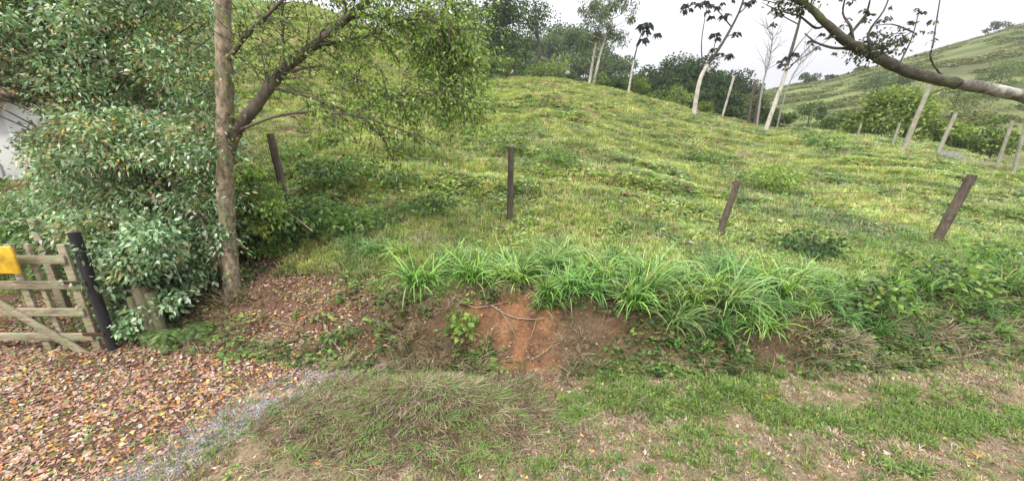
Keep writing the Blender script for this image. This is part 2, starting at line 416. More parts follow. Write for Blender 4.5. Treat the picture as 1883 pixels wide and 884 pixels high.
leaf1 = [(np.array([[0,0,.004],[.018,.02,.012],[0,.055,.004],[-.018,.02,.012]]), np.array([[0,1,2,3]]), np.ones(4)),
         (np.array([[0,0,.02],[.015,.025,.004],[0,.06,.015],[-.017,.02,.004]]), np.array([[0,1,2,3]]), np.ones(4)),
         (np.array([[0,0,.003],[.022,.018,.02],[.004,.04,.028],[-.014,.018,.005]]), np.array([[0,1,2,3]]), np.ones(4))]
littercols = [(.38,.21,.13), (.50,.34,.26), (.22,.12,.08), (.62,.52,.43), (.54,.22,.06), (.62,.45,.13), (.11,.065,.05), (.2,.27,.1), (.42,.27,.24)]
nearcover('leaf_litter', leaf1, 330000, lambda x, y: litter_mask(x, y)*np.clip(.7+2.2*(fbm(x*3, y*3, 71)-.45), .3, 1), littercols, [4,4,4,2,2,1.6,4,3,4], .62, M_dry,
          'fallen brown, orange and pinkish leaves carpeting the ground below the trees', 'fallen leaves', lift=.003, jit=.3)
nearcover('scattered_leaves', leaf1, 70000, lambda x, y: (1-litter_mask(x, y))*(tbank(x, y) < .9)*(.16+.3*soil_mask(x, y)+.45*np.exp(-((x-.3)/.5)**2-((y-3.3)/.2)**2)), littercols, [4,4,3,3,2,1,2,2,3], .6, M_dry,
          'dead leaves thinly scattered over the verge and bank', 'fallen leaves', lift=.003)
vg = [blade_clump(8, .055, .006, .035, .7, 2, 80+i) for i in range(5)]
vw = [weed_clump(9, .045, .035, .022, 90+i) for i in range(5)]
nb_ = lambda x, y: 1-litter_mask(x, y)*.93
nearcover('verge_grass', vg, 190000, lambda x, y: (tbank(x, y) < .15)*nb_(x, y)*np.clip(green_mask(x, y)*1.0+.09*(fbm(x*4,y*4,35)>.45), 0, 1), [(.18,.28,.06), (.23,.33,.08), (.28,.3,.12), (.11,.2,.05)], [3,3,2,2], 1.1, M_grass,
          'patchy short green grass on the dirt verge', 'grass')
nearcover('verge_weeds', vw, 100000, lambda x, y: (tbank(x, y) < .3)*nb_(x, y)*np.clip(green_mask(x, y)*.55+.035*(fbm(x*5,y*5,36)>.5), 0, 1), [(.14,.25,.06), (.2,.32,.07), (.09,.16,.045), (.28,.3,.11)], [3,3,2,1], .8, M_leaf,
          'small leafy green weeds mixed with the verge grass', 'weeds')
nearcover('verge_straw', vg, 170000, lambda x, y: (tbank(x, y) < .1)*nb_(x, y)*(.18+.45*(fbm(x*2.3, y*2.3, 77) > .5)), [(.42,.34,.2), (.28,.2,.14), (.5,.4,.32), (.24,.26,.12), (.2,.12,.08), (.42,.30,.25)], [3,3,2,2.5,2,2], 1.0, M_dry,
          'flattened dry straw and dead grass on the dirt verge', 'dry grass', kz=.4)
bankp = lambda x, y: isbank(x, y)*(1-.92*np.clip(soil_mask(x, y)*1.3, 0, 1))*(1-.75*litter_mask(x, y))
hang = [blade_clump(9, .16, .006, .04, 1.2, 3, 100+i) for i in range(5)]
nearcover('bank_dry_grass', hang, 26000, lambda x, y: bankp(x, y)*(.35+.65*(fbm(x*2, y*2, 78) > .5))*(1-.45*sst(1.5,3,x)), [(.34,.27,.17), (.26,.2,.13), (.4,.33,.22), (.18,.17,.08)], [3,3,2,2], 1.0, M_dry,
          'dry beige grass stems hanging down the cut earth bank', 'dry grass', tilt=.9, y0=3)
nearcover('bank_weeds', [weed_clump(10, .06, .045, .028, 110+i) for i in range(5)], 26000, lambda x, y: (bankp(x, y)+.14*isbank(x, y)*litter_mask(x, y))*np.clip((fbm(x*2.2+9, y*2.2, 79)-.38+.1*sst(1.5,3,x))*3.5, .05, 1), [(.13,.24,.06), (.19,.32,.07), (.07,.13,.04), (.3,.33,.12)], [3,2,3,1], 1.2, M_leaf,
          'small green weeds rooted all over the earth bank', 'weeds', tilt=.5, y0=3)
nearcover('bank_top_growth', [blade_clump(10, .2, .011, .06, .8, 3, 120+i) for i in range(5)]+[weed_clump(12, .1, .07, .045, 130+i) for i in range(3)], 26000,
          lambda x, y: (tbank(x, y) > .7)*(y < yb(x)+bankw(x)+1.2)*(x > -2.6)*(.3+.4*sst(3,5,x))*sst(-3, -1, x), [(.18,.32,.065), (.26,.38,.09), (.10,.19,.05), (.34,.34,.15)], [3,3,2,1.5], .62, M_grass,
          'thick green growth along the lip of the bank below the fence posts', 'grass', y0=3.6)
mat_ = [blade_clump(10, .17, .006, .05, 1.6, 3, 140+i) for i in range(5)]
xx = rng.normal(size=4200)*.6-.85; yy = 2.9+rng.normal(size=4200)*.27; kk = (tbank(xx, yy) < 0)&(dist_poly(xx, yy, streak) > .12); xx, yy = xx[kk], yy[kk]
tl_ = np.tile((1.4, -.5), (len(xx), 1))+rng.normal(size=(len(xx), 2))*.25
tag(scatter('matted_straw', mat_, np.stack([xx, yy, T(xx, yy)], 1), .6+.6*rng.random(len(xx)), colmix(len(xx), [(.33,.26,.16), (.24,.16,.11), (.17,.30,.07), (.46,.39,.29), (.11,.065,.05)], [2.5,3,3.5,1,3], .25), M_dry, tilt=tl_, kz=np.full(len(xx), .5)),
    'combed down matted dry and green grass on the low mound beside the gravel', 'dry grass', kind='stuff')
# pebbles of the grey gravel streak
def pebble(seed):
    g = np.random.default_rng(seed); v = np.array([[1,0,0],[0,1,0],[-1,0,0],[0,-1,0],[0,0,.7],[0,0,-.5]], float)*.012*(.7+.6*g.random((6, 3)))
    return v, np.array([[0,1,4],[1,2,4],[2,3,4],[3,0,4],[1,0,5],[2,1,5],[3,2,5],[0,3,5]]), np.ones(6)
nearcover('gravel', [pebble(i) for i in range(4)], 260000, lambda x, y: (tbank(x, y) < .05)*sst(.32, .06, dist_poly(x, y, streak)+.1*(fbm(x*4, y*4, 48)-.5))*.9, [(.28,.28,.31), (.13,.13,.15), (.40,.40,.42), (.24,.2,.17)], None, .75, M_dry,
          'grey gravel in a curved streak beside the leaf litter', 'gravel', y0=1.5, y1=3.9, x0=-3.5, x1=0)

# ------------------------------------------------------------ long grass clumps on the bank
def long_clump(nb, ln, wd, seed, segs=7):
    g = np.random.default_rng(seed); V = []; Q = []; G = []
    cents = g.normal(size=(5, 2))*.10
    for b in range(nb):
        a = g.random()*2*np.pi; L = ln*g.uniform(.35, 1.1); c = cents[g.integers(0, 5)]
        p = np.array([c[0]+g.normal()*.03, c[1]+g.normal()*.03, 0.]); h = np.array([math.cos(a), math.sin(a)*.8-.45, 0]); h /= np.linalg.norm(h)+1e-6
        ang = g.uniform(.1, .7); tot = g.uniform(.9, 3.0)*(1 if g.random() > .12 else .2); sd = np.array([-h[1], h[0], 0]); tw = g.normal()*.5
        base = len(V); br = g.uniform(.62, 1.3)
        for k in range(segs+1):
            t = k/segs; w = wd*.5*min(1, .5+2*t)*(1-t)**.55 if k < segs else 0
            s2 = sd*math.cos(tw*t)+np.array([0, 0, 1])*math.sin(tw*t)
            V += [p-s2*w, p+s2*w]; G += [br, br]
            p = p+(h*math.sin(ang)+np.array([0, 0, 1])*math.cos(ang))*L/segs; ang += tot/segs*(.5+t)
        for k in range(segs): Q.append([base+2*k, base+2*k+1, base+2*k+3, base+2*k+2])
    return np.array(V), np.array(Q), np.array(G)
LG = []
for i in range(5):
    V, Q, G = long_clump(150, .78*(.85+.08*i), .023, 200+i)
    me_col = colmix(1, [(.14,.24,.055)], jit=.0)
    C = np.array([[(.24,.46,.10),(.18,.38,.10),(.32,.52,.12),(.15,.33,.09),(.29,.46,.16)][i]])*np.clip((G[:, None]-.6)*2.2, .25, 2)
    tipmix = np.random.default_rng(i).random(len(G)//16)
    C = C*np.repeat(np.where(tipmix[:, None] < .10, (2.2, 1.25, 2.2), (1, 1, 1)), 16, axis=0)
    LG.append((V, Q, C))
clumps = [ # px, py(base), scale, unique label
 (775,515,.62,'isolated arching clump of long grass, leftmost on the bank, beside bare litter'),
 (1003,560,.36,'small drooping grass tuft on the bare red soil face'),
 (1385,600,.55,'long grass clump hanging lowest on the bank, right of the red soil'),
 (1320,612,.42,'small pale grass clump low on the bank beside the lowest clump'),
 (1245,590,.4,'narrow grass tuft hanging below the grass band above dry roots'),
 (1150,545,.6,'dark bladed grass clump drooping over the mossy soil hollow'),
 (690,447,.36,None),(735,455,.36,None),(650,440,.3,None),
 (830,470,.45,None),(870,500,.6,None),(905,470,.5,None),(945,505,.62,None),(985,490,.55,None),(1020,470,.5,None),(1040,512,.52,None),
 (1075,530,.6,None),(1100,500,.58,None),(1135,480,.45,None),(1190,525,.6,None),(1215,495,.55,None),(1250,505,.5,None),(1290,515,.62,None),
 (1330,500,.58,None),(1340,545,.55,None),(1380,560,.6,None),(1375,505,.6,None),(1420,520,.58,None),(1430,555,.45,None),(1470,500,.45,None),
 (1000,520,.45,None),(1165,500,.5,None),(1265,545,.45,None),
 (1605,610,.36,'dark green grass tuft hanging over the dry bank at the right'),(1560,520,.4,None),(1640,515,.38,None),(1700,520,.42,None),(1740,545,.4,None),(1790,560,.4,None),(1850,520,.45,None),(1500,510,.4,None),(1540,575,.36,None),(1650,560,.36,None),(1680,600,.34,None),(1760,520,.4,None),(1820,600,.36,None),(1870,570,.4,None),(1480,560,.42,None),(1520,545,.42,None)]
for _ in range(7):
    px = random.uniform(790, 1460); clumps.append((px, np.interp(px, [790,1000,1250,1460], [468,478,486,500])+random.uniform(-4, 34), random.uniform(.36, .52), None))
for k, (px, py, sc, lab) in enumerate(clumps):
    V, Q, C = LG[k % 5]
    me_name = 'long_grass_clump'
    if k < 5:
        o = nmesh(me_name, V, Q, M_grass, col=C); 
        if k == 0: protos = []
        protos.append(o)
    else:
        o = protos[k % 5].copy(); COL.objects.link(o)
    p = hit(px, py+4 if lab else py+12)
    o.location = p-np.array([0, 0, .03]); o.rotation_euler = (R(12+random.uniform(-8, 12)), R(random.uniform(-8, 8)), random.uniform(-.6, .6)); 
    s_ = sc*(1.55 if k == 0 else random.uniform(1.2, 1.55) if lab else random.uniform(1.05, 1.4)); o.scale = (s_, s_, s_*random.uniform(.85, 1.1))
    o.rotation_euler.z += 0
    tag(o, lab or ('green long grass clump on the bank top, right of the thick grass band' if px > 1478 else 'small long grass clump left of the thick band, above the leaf litter' if px < 760 else 'bright green arching long grass clump growing in the thick band below the fence posts'), 'grass clump', 'long grass clumps along the top of the bank')

# ------------------------------------------------------------ leafy weeds standing out on the bank and field
def leafy(name, p, r, h, n, lf, wf, cols, label, cat, group=None, m=None, stems=6):
    root = empty(name, p)
    mb = MB(); tips = []
    for i in range(stems):
        a = rng.random()*2*np.pi; q = np.array([math.cos(a)*r*.6*rng.random(), math.sin(a)*r*.6*rng.random(), h*(.6+.4*rng.random())])
        mid = q*.5+np.array([0, 0, h*.12]); mb.tube(smooth_path([np.zeros(3), mid, q], 3), np.linspace(.007, .003, 7)*max(1, h*1.2), 5); tips.append(q)
    mb.build('stem', M_twig, root, smooth=True)
    P = rdir(n)*np.array([r, r, h*.5])*(rng.random((n, 1))**.4)+np.array([0, 0, h*.55])
    P += rng.normal(size=(n, 3))*r*.08
    P[:, 2] = np.maximum(P[:, 2], .02)
    lump = .5+.9*noise(P[:, 0]/r*2.5+9+p[0], P[:, 2]/r*2.5+P[:, 1]/r*2, 5); k = rng.random(n) < lump; P = P[k]
    D = P*np.array([1, 1, .3])+rdir(len(P))*r*.7
    V, Q, C = leaves(P, D, lf*(.7+.6*rng.random(len(P))), wf*(.8+.4*rng.random(len(P))), colmix(len(P), cols, None, .3), .25)
    nmesh('leaf_mass', V, Q, m or M_leaf, root, col=C)
    tag(root, label, cat, group); return root
G1 = [(.13,.24,.06), (.19,.3,.07), (.09,.16,.05)]
GB = [(.24,.34,.07), (.29,.38,.09), (.17,.28,.06)]
GD = [(.06,.12,.04), (.10,.18,.06), (.04,.08,.03)]
for px, py, r, h, n, lf, wf, cc, lab in [
    (850,620,.17,.26,170,.07,.06,GB,'bright heart leaved plant on the bank left of the red soil'),
    (640,630,.11,.2,90,.06,.035,G1,'leafy green plant at the foot of the bank amid brown litter'),
    (608,635,.10,.18,70,.055,.03,G1,'dark little plant at the bank foot beside the taller leafy plant'),
    (545,590,.05,.14,40,.04,.02,[(.25,.38,.05)],'tiny lime green seedling standing in the leaf litter'),
    (700,610,.09,.14,60,.05,.03,G1,'low green weed on the bank between litter and the long grass'),
    (900,560,.09,.16,60,.07,.045,GD,'dark broad leaved plant just above the exposed roots'),
    (1350,665,.12,.2,110,.06,.04,G1,'green leafy plant at the bank foot below the lowest grass clump'),
    (1285,650,.11,.18,100,.05,.035,G1,'leafy plant low on the bank among dry roots'),
    (895,660,.08,.25,80,.04,.025,GB,'thin upright pale green plant beside the red soil'),
    (740,400,.0,.0,0,0,0,None,None)]:
    if lab: leafy('leafy_plant', hit(px, py), r, h, n, lf, wf, cc, lab, 'plant', 'leafy plants on the bank')
for px, py, r, h, n, lf, wf, cc, lab in [
    (800,395,.42,.3,500,.08,.04,GD+G1,'dark low bush in the pasture left of the upright fence post'),
    (735,345,.38,.34,420,.08,.04,GD+G1,'dark weedy bush in the pasture, right of the leftmost fence post'),
    (620,330,.9,.35,1300,.09,.05,G1+GD,'wide shadowy weed thicket behind the leftmost fence post'),
    (560,430,.75,.5,1500,.09,.05,GD+G1,'tangled dark thicket beneath the leftmost fence post'),
    (660,420,.5,.3,700,.08,.045,G1,'green undergrowth right of the tangled thicket'),
    (480,440,.5,.7,1500,.07,.035,GB+G1,'fresh green leafy bush just right of the big trunk'),
    (540,300,.5,.45,600,.08,.045,G1,'small green bush at the top of the leftmost fence post'),
    (1422,350,.62,.6,900,.09,.05,GB,'rounded light green bush behind the second leaning post'),
    (1490,470,.38,.34,400,.08,.05,GD,'dark leafy bush between the two leaning posts'),
    (1720,520,.5,.3,520,.08,.045,GD+G1+GB,'dark broad leaved weeds at the foot of the rightmost fence post'),
    (1590,565,.4,.28,420,.08,.05,GD+G1+GB,'dark leafy weeds hanging over the bank at the right'),
    (1870,510,.6,.4,500,.09,.05,G1,'green undergrowth on the bank top at the right edge'),
    (1020,300,.5,.3,400,.09,.05,G1,'small green weed mound upslope of the upright fence post'),
    (1300,300,.6,.35,400,.1,.05,G1,'small green weed mound upslope of the second leaning post'),
    (905,250,.8,.3,400,.12,.06,GB,'pale green weed mound high on the pasture'),
    (1510,270,.9,.5,400,.13,.07,G1,'green weed mound near the crest at the right')]:
    leafy('low_bush', hit(px, py), r, h, n, lf, wf, cc, lab, 'bush', 'low bushes in the pasture', stems=8)

# dry brush on the right part of the bank
for px, py, r in [(1500,600,.36),(1560,630,.25),(1700,600,.34),(1630,590,.22),(1850,600,.36),(780,455,.3),(1770,615,.35)]:
    V, Q, G = blade_clump(420, .15, .007, r*.9, 1.2, 3, int(px))
    C = colmix(420, [(.42,.33,.23), (.30,.22,.16), (.5,.41,.32), (.2,.2,.1), (.16,.22,.07)], None, .2).repeat(8, axis=0)
    o = nmesh('dry_grass_mound', V, Q, M_dry, col=C); o.location = hit(px, py); o.rotation_euler = (R(32), 0, 0)
    tag(o, {1500:'pinkish beige dry grass mound, first right of the long grass band',1560:'dry grass mound low on the bank at the right',1700:'pale dry grass hanging below the rightmost post',
            1630:'small dry grass mound beside a dark hanging tuft',1850:'dry grass mound on the bank at the right edge',780:'straw coloured dead grass above the isolated long grass clump',1770:'dry grass mound over the shadowed ledge at the right'}[px], 'dry grass', 'dry grass mounds on the bank')

V, Q, G = blade_clump(60, .22, .003, .05, 1.5, 4, 991, hj=1.5)
xx, yy = near(9000, -2, 2.2, 3.3, 4.2); kk = isbank(xx, yy)&(soil_mask(xx, yy) > .25)&(rng.random(9000) < .06); xx, yy = xx[kk], yy[kk]
tag(scatter('fine_rootlets', [(V[:64], Q[:32-24], G[:64])], np.stack([xx, yy, T(xx, yy)], 1), .6+.7*rng.random(len(xx)), colmix(len(xx), [(.30,.2,.12), (.16,.1,.06), (.42,.33,.2)], None, .2), M_dry, tilt=np.tile((0., -1.), (len(xx), 1))),
    'fine hanging rootlets on the bare red soil of the bank', 'roots', kind='stuff')
# exposed roots / fallen twigs on the red soil
def stick(name, pts, r, label, cat, group=None, m=None, lift=.02):
    P3 = []
    for (px, py) in pts: h = hit(px, py); P3.append(h+np.array([0, -.03, lift]))
    P3 = np.array(P3); pth = smooth_path(P3, 4)+rng.normal(size=(1, 3))*0
    mb = MB(); mb.tube(pth, np.linspace(r*.75, r*.3, len(pth)), 6, .3)
    return tag(mb.build(name, m or M_twig, smooth=True), label, cat, group)
for pts, r, lab in [
    ([(833,548),(870,566),(900,566),(935,560)], .011, 'curved exposed root arching above the red soil'),
    ([(905,566),(940,582),(975,592),(1003,590)], .012, 'pale forked root lying across the red soil'),
    ([(918,572),(938,600),(952,632)], .008, 'thin root dangling down the middle of the red soil'),
    ([(986,592),(980,610),(974,625)], .006, 'short rootlet hanging from the end of the forked root'),
    ([(975,662),(1000,650),(1015,636)], .009, 'short curved twig at the lower edge of the red soil'),
    ([(600,600),(612,625),(630,648)], .022, 'grey broken stub leaning on the bank foot'),
    ([(505,590),(530,600),(560,604)], .009, 'twig lying in the leaf litter below the big trunk'),
    ([(735,470),(750,505),(752,520)], .01, 'pale stick standing beside the isolated grass clump')]:
    stick('twig', pts, r, lab, 'twig', 'roots and twigs on the bank')

# ------------------------------------------------------------ fence posts
def post(px0, py0, px1, py1, Y0, Y1, r, m, label, name='fence_post', group='fence posts along the pasture edge', sides=10, notch=True):
    a = at(px0, py0, Y0); b = at(px1, py1, Y1); a = a.copy(); g = float(T(a[0], a[1]))
    d = (b-a)/np.linalg.norm(b-a); a0 = a-d*.0
    if a[2] > g-.05: a0 = a-d*(a[2]-g+.12)/d[2]
    n = 9; pts = [a0+(b-a0)*t for t in np.linspace(0, 1, n)]
    pts = np.array(pts); pts[1:-1, :2] += rng.normal(size=(n-2, 2))*r*.05
    mb = MB(); mb.tube(pts-a0, np.linspace(r*1.08, r*.92, n), sides, .14)
    o = mb.build(name, m, smooth=False); o.location = a0
    return tag(o, label, 'fence post', group), a0, b
FP = []
FP.append(post(528,385,497,246,6.1,6.1,.062,M_post,'leftmost weathered post leaning left beside the big tree and dark thicket')[1:])
FP.append(post(937,432,940,270,5.9,5.9,.05,M_post,'straight upright brown post in the middle of the pasture edge')[1:])
FP.append(post(1315,450,1358,332,6.0,6.0,.052,M_post,'shorter dark post leaning right, between the upright post and the rightmost post')[1:])
FP.append(post(1708,465,1788,322,5.9,5.9,.062,M_post,'rightmost tall post leaning strongly to the right on the pasture edge')[1:])
wl = [at(420,300,6.2), at(2150,420,5.8)]
for k, t in enumerate((.86, .45)):
    pts = []
    an = [np.array([-4.6, 6.3, float(T(-4.6, 6.3))+.2+t*1.0])]+[a+(b-a)*t-np.array([0, .065, 0]) for a, b in FP]+[np.array([11.2, 6.0, float(T(11.2, 6.0))+t*1.2])]
    for p, q in zip(an[:-1], an[1:]):
        for s in np.arange(10)/10: pts.append(p+(q-p)*s-np.array([0, 0, .10*4*s*(1-s)*(.6+.5*k)]))
    mb = MB(); mb.tube(np.array(pts), .0032, 5)
    tag(mb.build('fence_wire', plain('rusty_wire', (.12,.09,.07), .6, .6)), ['upper', 'lower'][k]+' thin rusty wire strand running between the fence posts', 'wire', 'fence wires')
# broken rails by the leftmost post
for k, (a, b, lab) in enumerate([((466,364),(532,358),'upper broken dark rail beside the leftmost post'), ((470,386),(540,380),'lower broken dark rail beside the leftmost post')]):
    A = at(*a, 5.75); Bp = at(*b, 5.95); mb = MB(); mb.tube(np.linspace(A, Bp, 6), .035, 7, .3)
    tag(mb.build('wooden_rail', M_barkdark), lab, 'rail', 'broken rails in the thicket')
A = at(487,372,5.5); mb = MB(); mb.tube(smooth_path([at(485,370,5.6), at(535,395,5.3), at(575,425,5.0)], 4), np.linspace(.012,.006,9), 6, .2)
tag(mb.build('fallen_branch', M_twig, smooth=True), 'thin pale dead branch sloping down through the dark thicket', 'branch')

# ------------------------------------------------------------ gate, posts, house on the left
gy0 = 3.85
def gp(px, py, Y=gy0): return at(px, py, Y)
gate = empty('wooden_gate', (-4.75, gy0, 0.0)); off = np.array((-4.75, gy0, 0.0))
tag(gate, 'pale mossy farm gate of horizontal boards with a diagonal brace', 'gate')
xr = gp(188, 655)[0]
for py, yy in ((663,0),(618,0),(573,0),(524,0),(476,0)):
    z = gp(60, py)[2]; mb = MB(); L = 3.3; x1 = xr-.02
    mb.box((x1-L/2, gy0, z), (L, .03, .092), roty(random.uniform(-.006, .006)), .008)
    bevel(mb.build('rail', M_gate, gate, off=off), .004)
a = gp(0,552); b = gp(172,652); b[0] = min(b[0], xr-.05); mb = MB()
d = b-a; ang = math.atan2(d[2], d[0]); a2 = a-d*1.0; z_top = gp(60,470)[2]
c = (a2+b)/2; mb.box((c[0], gy0-.033, c[2]), (np.linalg.norm(b-a2), .028, .08), roty(-ang)); bevel(mb.build('brace', M_gate, gate, off=off), .004)
ztop = z_top+.1; zb = gp(188,656)[2]-.05
for x, w in ((xr-.05,.09), (xr-.62,.085), (xr-.42,.05), (xr-1.9,.09), (xr-3.2,.09)):
    mb = MB(); mb.box((x, gy0+.034, (ztop+zb)/2), (w, .034, ztop-zb+.04), None, .006); bevel(mb.build('stile', M_gate, gate, off=off), .004)
g0 = float(T(xr+.12, gy0)); mb = MB()
mb.tube(np.array([[xr+.13+.01*i*0, gy0+.03, z] for i, z in enumerate(np.linspace(g0-.1, 1.42, 8))]), .05, 12, .06)
o = mb.build('gate_post', M_postdark, smooth=True)
tag(o, 'blackened round gate post between the pale gate and the bushes', 'gate post')
g0 = float(T(-4.25, 3.95)); mb = MB()
for k, (dx, w, h) in enumerate(((-.1,.06,.62), (0,.085,.74), (.09,.07,.66))): mb.tube(np.array([[-4.27+dx, 4.0+.02*k, z] for z in np.linspace(g0-.1, h, 8)]), w*.85, 9, .2)
tag(mb.build('mossy_post', M_mossy), 'thick greenish split log post under the bushes right of the black gate post', 'post')
mb = MB()
for pz in (gp(60, 612)[2], gp(60, 518)[2]): mb.box((xr+.02, gy0-.025, pz), (.24, .012, .04)); 
bevel(mb.build('hinge', plain('rusty_iron', (.10,.06,.04), .6, .5), gate, off=off), .003)
bq = at(135, 600, 4.6); gg = float(T(bq[0], 4.6)); mb = MB(); mb.box((bq[0], 4.6, (gg+1.4)/2), (.09, .08, 1.4-gg), None, .01); o = mb.build('pale_upright_post', M_gate); bevel(o, .006); tag(o, 'tall pale square post standing just behind the farm gate', 'post')
# yellow panel
p = at(-2, 478, 3.7); mb = MB(); mb.box(p, (.36,.03,.3)); o = mb.build('yellow_board', plain('yellow_paint', (.72,.45,.03), .5, 0, 5, .55)); bevel(o, .012)
tag(o, 'bright yellow board hanging on the farm gate at the left edge', 'board')
# small house
hx = at(48, 330, 9.)[0]; house = empty('white_house', (hx, 9, 0)); tag(house, 'white rendered house wall glimpsed behind the gate and trees', 'house'); off = np.array((hx, 9., 0))
M_w = plain('white_render', (.74,.74,.72), .8, 0, 2, .12); M_roof = plain('roof_tile', (.3,.2,.15), .8)
mb = MB(); mb.box((hx-2.5, 11.5, 1.4), (5, 5, 3.2)); mb.build('wall', M_w, house, off=off)
mb = MB()
hv = np.array([[hx-5.4,8.5,2.98],[hx+.35,8.5,2.98],[hx+.35,14.5,2.98],[hx-5.4,14.5,2.98],[hx-5.4,11.5,4.6],[hx+.35,11.5,4.6]])
mb.add(hv, [[0,1,5,4],[2,3,4,5],[1,2,5,5],[3,0,4,4]]); rf = mb.build('roof', M_roof, house, off=off)
s_ = rf.modifiers.new('s', 'SOLIDIFY'); s_.thickness = .12
fr = MB(); wx = hx-1.0; wz = 1.2
for dx, dz, w, h in ((0,.42,1.1,.07),(0,-.42,1.1,.07),(-.52,0,.07,.8),(.52,0,.07,.8),(0,0,.05,.8)): fr.box((wx+dx, 8.97, wz+dz), (w, .06, h))
wo = fr.build('window', plain('grey_frame', (.3,.3,.33), .5), house, off=off)
gl = MB(); gl.box((wx, 8.985, wz), (1.0, .02, .8)); gl.build('pane', plain('dark_glass', (.03,.04,.07), .08), wo, off=off)

# ------------------------------------------------------------ big tree with arching limb
TW = [(.19,.30,.06), (.29,.41,.09), (.08,.14,.04), (.4,.45,.17)]
def fan_twigs(mb, starts, dirs, lengths, droop, r0=.006, segs=5):
    out = []
    for p, d, L in zip(starts, dirs, lengths):
        d = d/np.linalg.norm(d); q = p.copy(); pts = [q.copy()]
        for k in range(segs):
            d = d+np.array([0, 0, -droop])+rng.normal(size=3)*.12; d /= np.linalg.norm(d)
            q = q+d*L/segs; pts.append(q.copy())
        pts = np.array(pts); mb.tube(pts, np.linspace(r0, r0*.35, len(pts)), 4, cap=False); out.append(pts)
    return out
big = empty('big_tree', hit(430,560)); boff = np.array(big.location)
tag(big, 'mossy trunked tree with a long limb arching right over the pasture', 'tree')
def pth(L, k=6): return smooth_path([at(a, b, c) for a, b, c in L], k)
mb = MB()
tr = pth([(430,585,4.45),(427,520,4.5),(418,420,4.55),(414,300,4.6),(414,200,4.6),(412,80,4.6),(408,-60,4.6),(400,-260,4.6),(380,-500,4.7)], 7)
rr = np.interp(np.arange(len(tr)), [0,5,12,28,45,len(tr)-1], [.135,.098,.088,.085,.07,.03]); mb.tube(tr, rr, 18, .22); mb.build('trunk', M_bark, big, smooth=True, off=boff); mb = MB()
limb = pth([(414,300,4.62),(432,245,4.65),(470,195,4.7),(520,130,4.8),(580,82,4.9),(640,32,5.0),(700,-15,5.1),(780,-60,5.2),(880,-120,5.3)], 7)
mb.tube(limb, np.linspace(.075,.03,len(limb)), 12, .22)
st = pth([(424,540,4.48),(405,480,4.45),(385,440,4.4),(370,400,4.4)], 4); mb.tube(st, np.linspace(.03,.01,len(st)), 6)
branches = [([(580,84,4.9),(620,78,4.85),(679,65,4.8),(718,45,4.75),(773,35,4.7),(840,50,4.7)],.020),
 ([(524,135,4.8),(589,122,4.75),(649,142,4.7),(710,175,4.65),(760,215,4.6)],.014),
 ([(505,162,4.75),(579,182,4.6),(634,206,4.5),(699,249,4.4),(720,285,4.4)],.016),
 ([(435,242,4.65),(500,216,4.5),(564,206,4.4),(634,211,4.35),(679,219,4.3),(740,240,4.3),(790,262,4.3)],.018),
 ([(524,125,4.8),(520,60,4.8),(516,-20,4.8)],.012),
 ([(640,35,5.0),(632,0,5.0),(636,-40,5.0)],.016),
 ([(640,35,5.0),(699,30,5.1),(760,45,5.2),(800,90,5.2),(830,150,5.2)],.018),
 ([(700,-15,5.1),(770,10,5.1),(815,60,5.0),(840,130,4.9),(830,190,4.9)],.016),
 ([(650,205,4.5),(690,190,4.5),(760,170,4.5),(820,180,4.5)],.010),
 ([(780,-60,5.2),(815,-10,5.2),(845,50,5.1),(850,100,5.1)],.016),
 ([(412,120,4.6),(450,70,4.5),(500,20,4.4),(560,-40,4.4)],.03),
 ([(470,195,4.7),(490,150,4.9),(480,80,5.2),(500,0,5.4)],.014)]
bp_ = [limb]
for L, r in branches:
    q = pth(L, 6); mb.tube(q, np.linspace(r, r*.4, len(q)), 7, .1); bp_.append(q)
S0, D0, L0 = [], [], []
def seed_twigs(path, n, lo, L, up=.1, lat=1.0):
    for _ in range(n):
        i = random.uniform(lo, 1)*(len(path)-1); k = int(i); k2 = min(k+1, len(path)-1); p = path[k]+(path[k2]-path[k])*(i-k)
        t = path[k2]-path[max(k-1, 0)]; t /= np.linalg.norm(t)+1e-9
        S0.append(p); D0.append(t*.8+rdir(1)[0]*lat+np.array([.1, 0, up])); L0.append(L*random.uniform(.5, 1.2))
seed_twigs(tr, 60, .12, .4, .1, 1.2); seed_twigs(limb, 120, .3, .75); 
for q, n, L in zip(bp_[1:], (60,50,30,34,26,24,90,110,45,70,50,40), (.55,.5,.45,.4,.6,.6,.65,.7,.45,.6,.5,.6)): seed_twigs(q, n, .25, L)
tws = fan_twigs(mb, S0, D0, L0, .13)
mb.build('limbs', M_twigdark, big, smooth=True, off=boff)
LP, LD = [], []
for t in tws:
    L = np.linalg.norm(t[-1]-t[0]); n = int(27*max(.4, L/.5)*(1.0 if t[-1][0] > -2.1 else .45))
    i = rng.random(n)**.7*(len(t)-1.001); k = i.astype(int); p = t[k]+(t[k+1]-t[k])*(i-k)[:, None]
    LP.append(p+rng.normal(size=(n, 3))*.035); LD.append((t[k+1]-t[k])/(.001+np.linalg.norm(t[k+1]-t[k], axis=1)[:, None])*.6+rdir(n)*.9+np.array([0, 0, -.35]))
LP = np.concatenate(LP); LD = np.concatenate(LD); n = len(LP); print('big tree leaves', n)
V, Q, C = leaves(LP, LD, 0.052*(.6+.7*rng.random(n)), .024*(.8+.4*rng.random(n)), colmix(n, TW, [4,3,3,1], .3))
nmesh('crown', V-boff, Q, M_leaf, big, col=C)

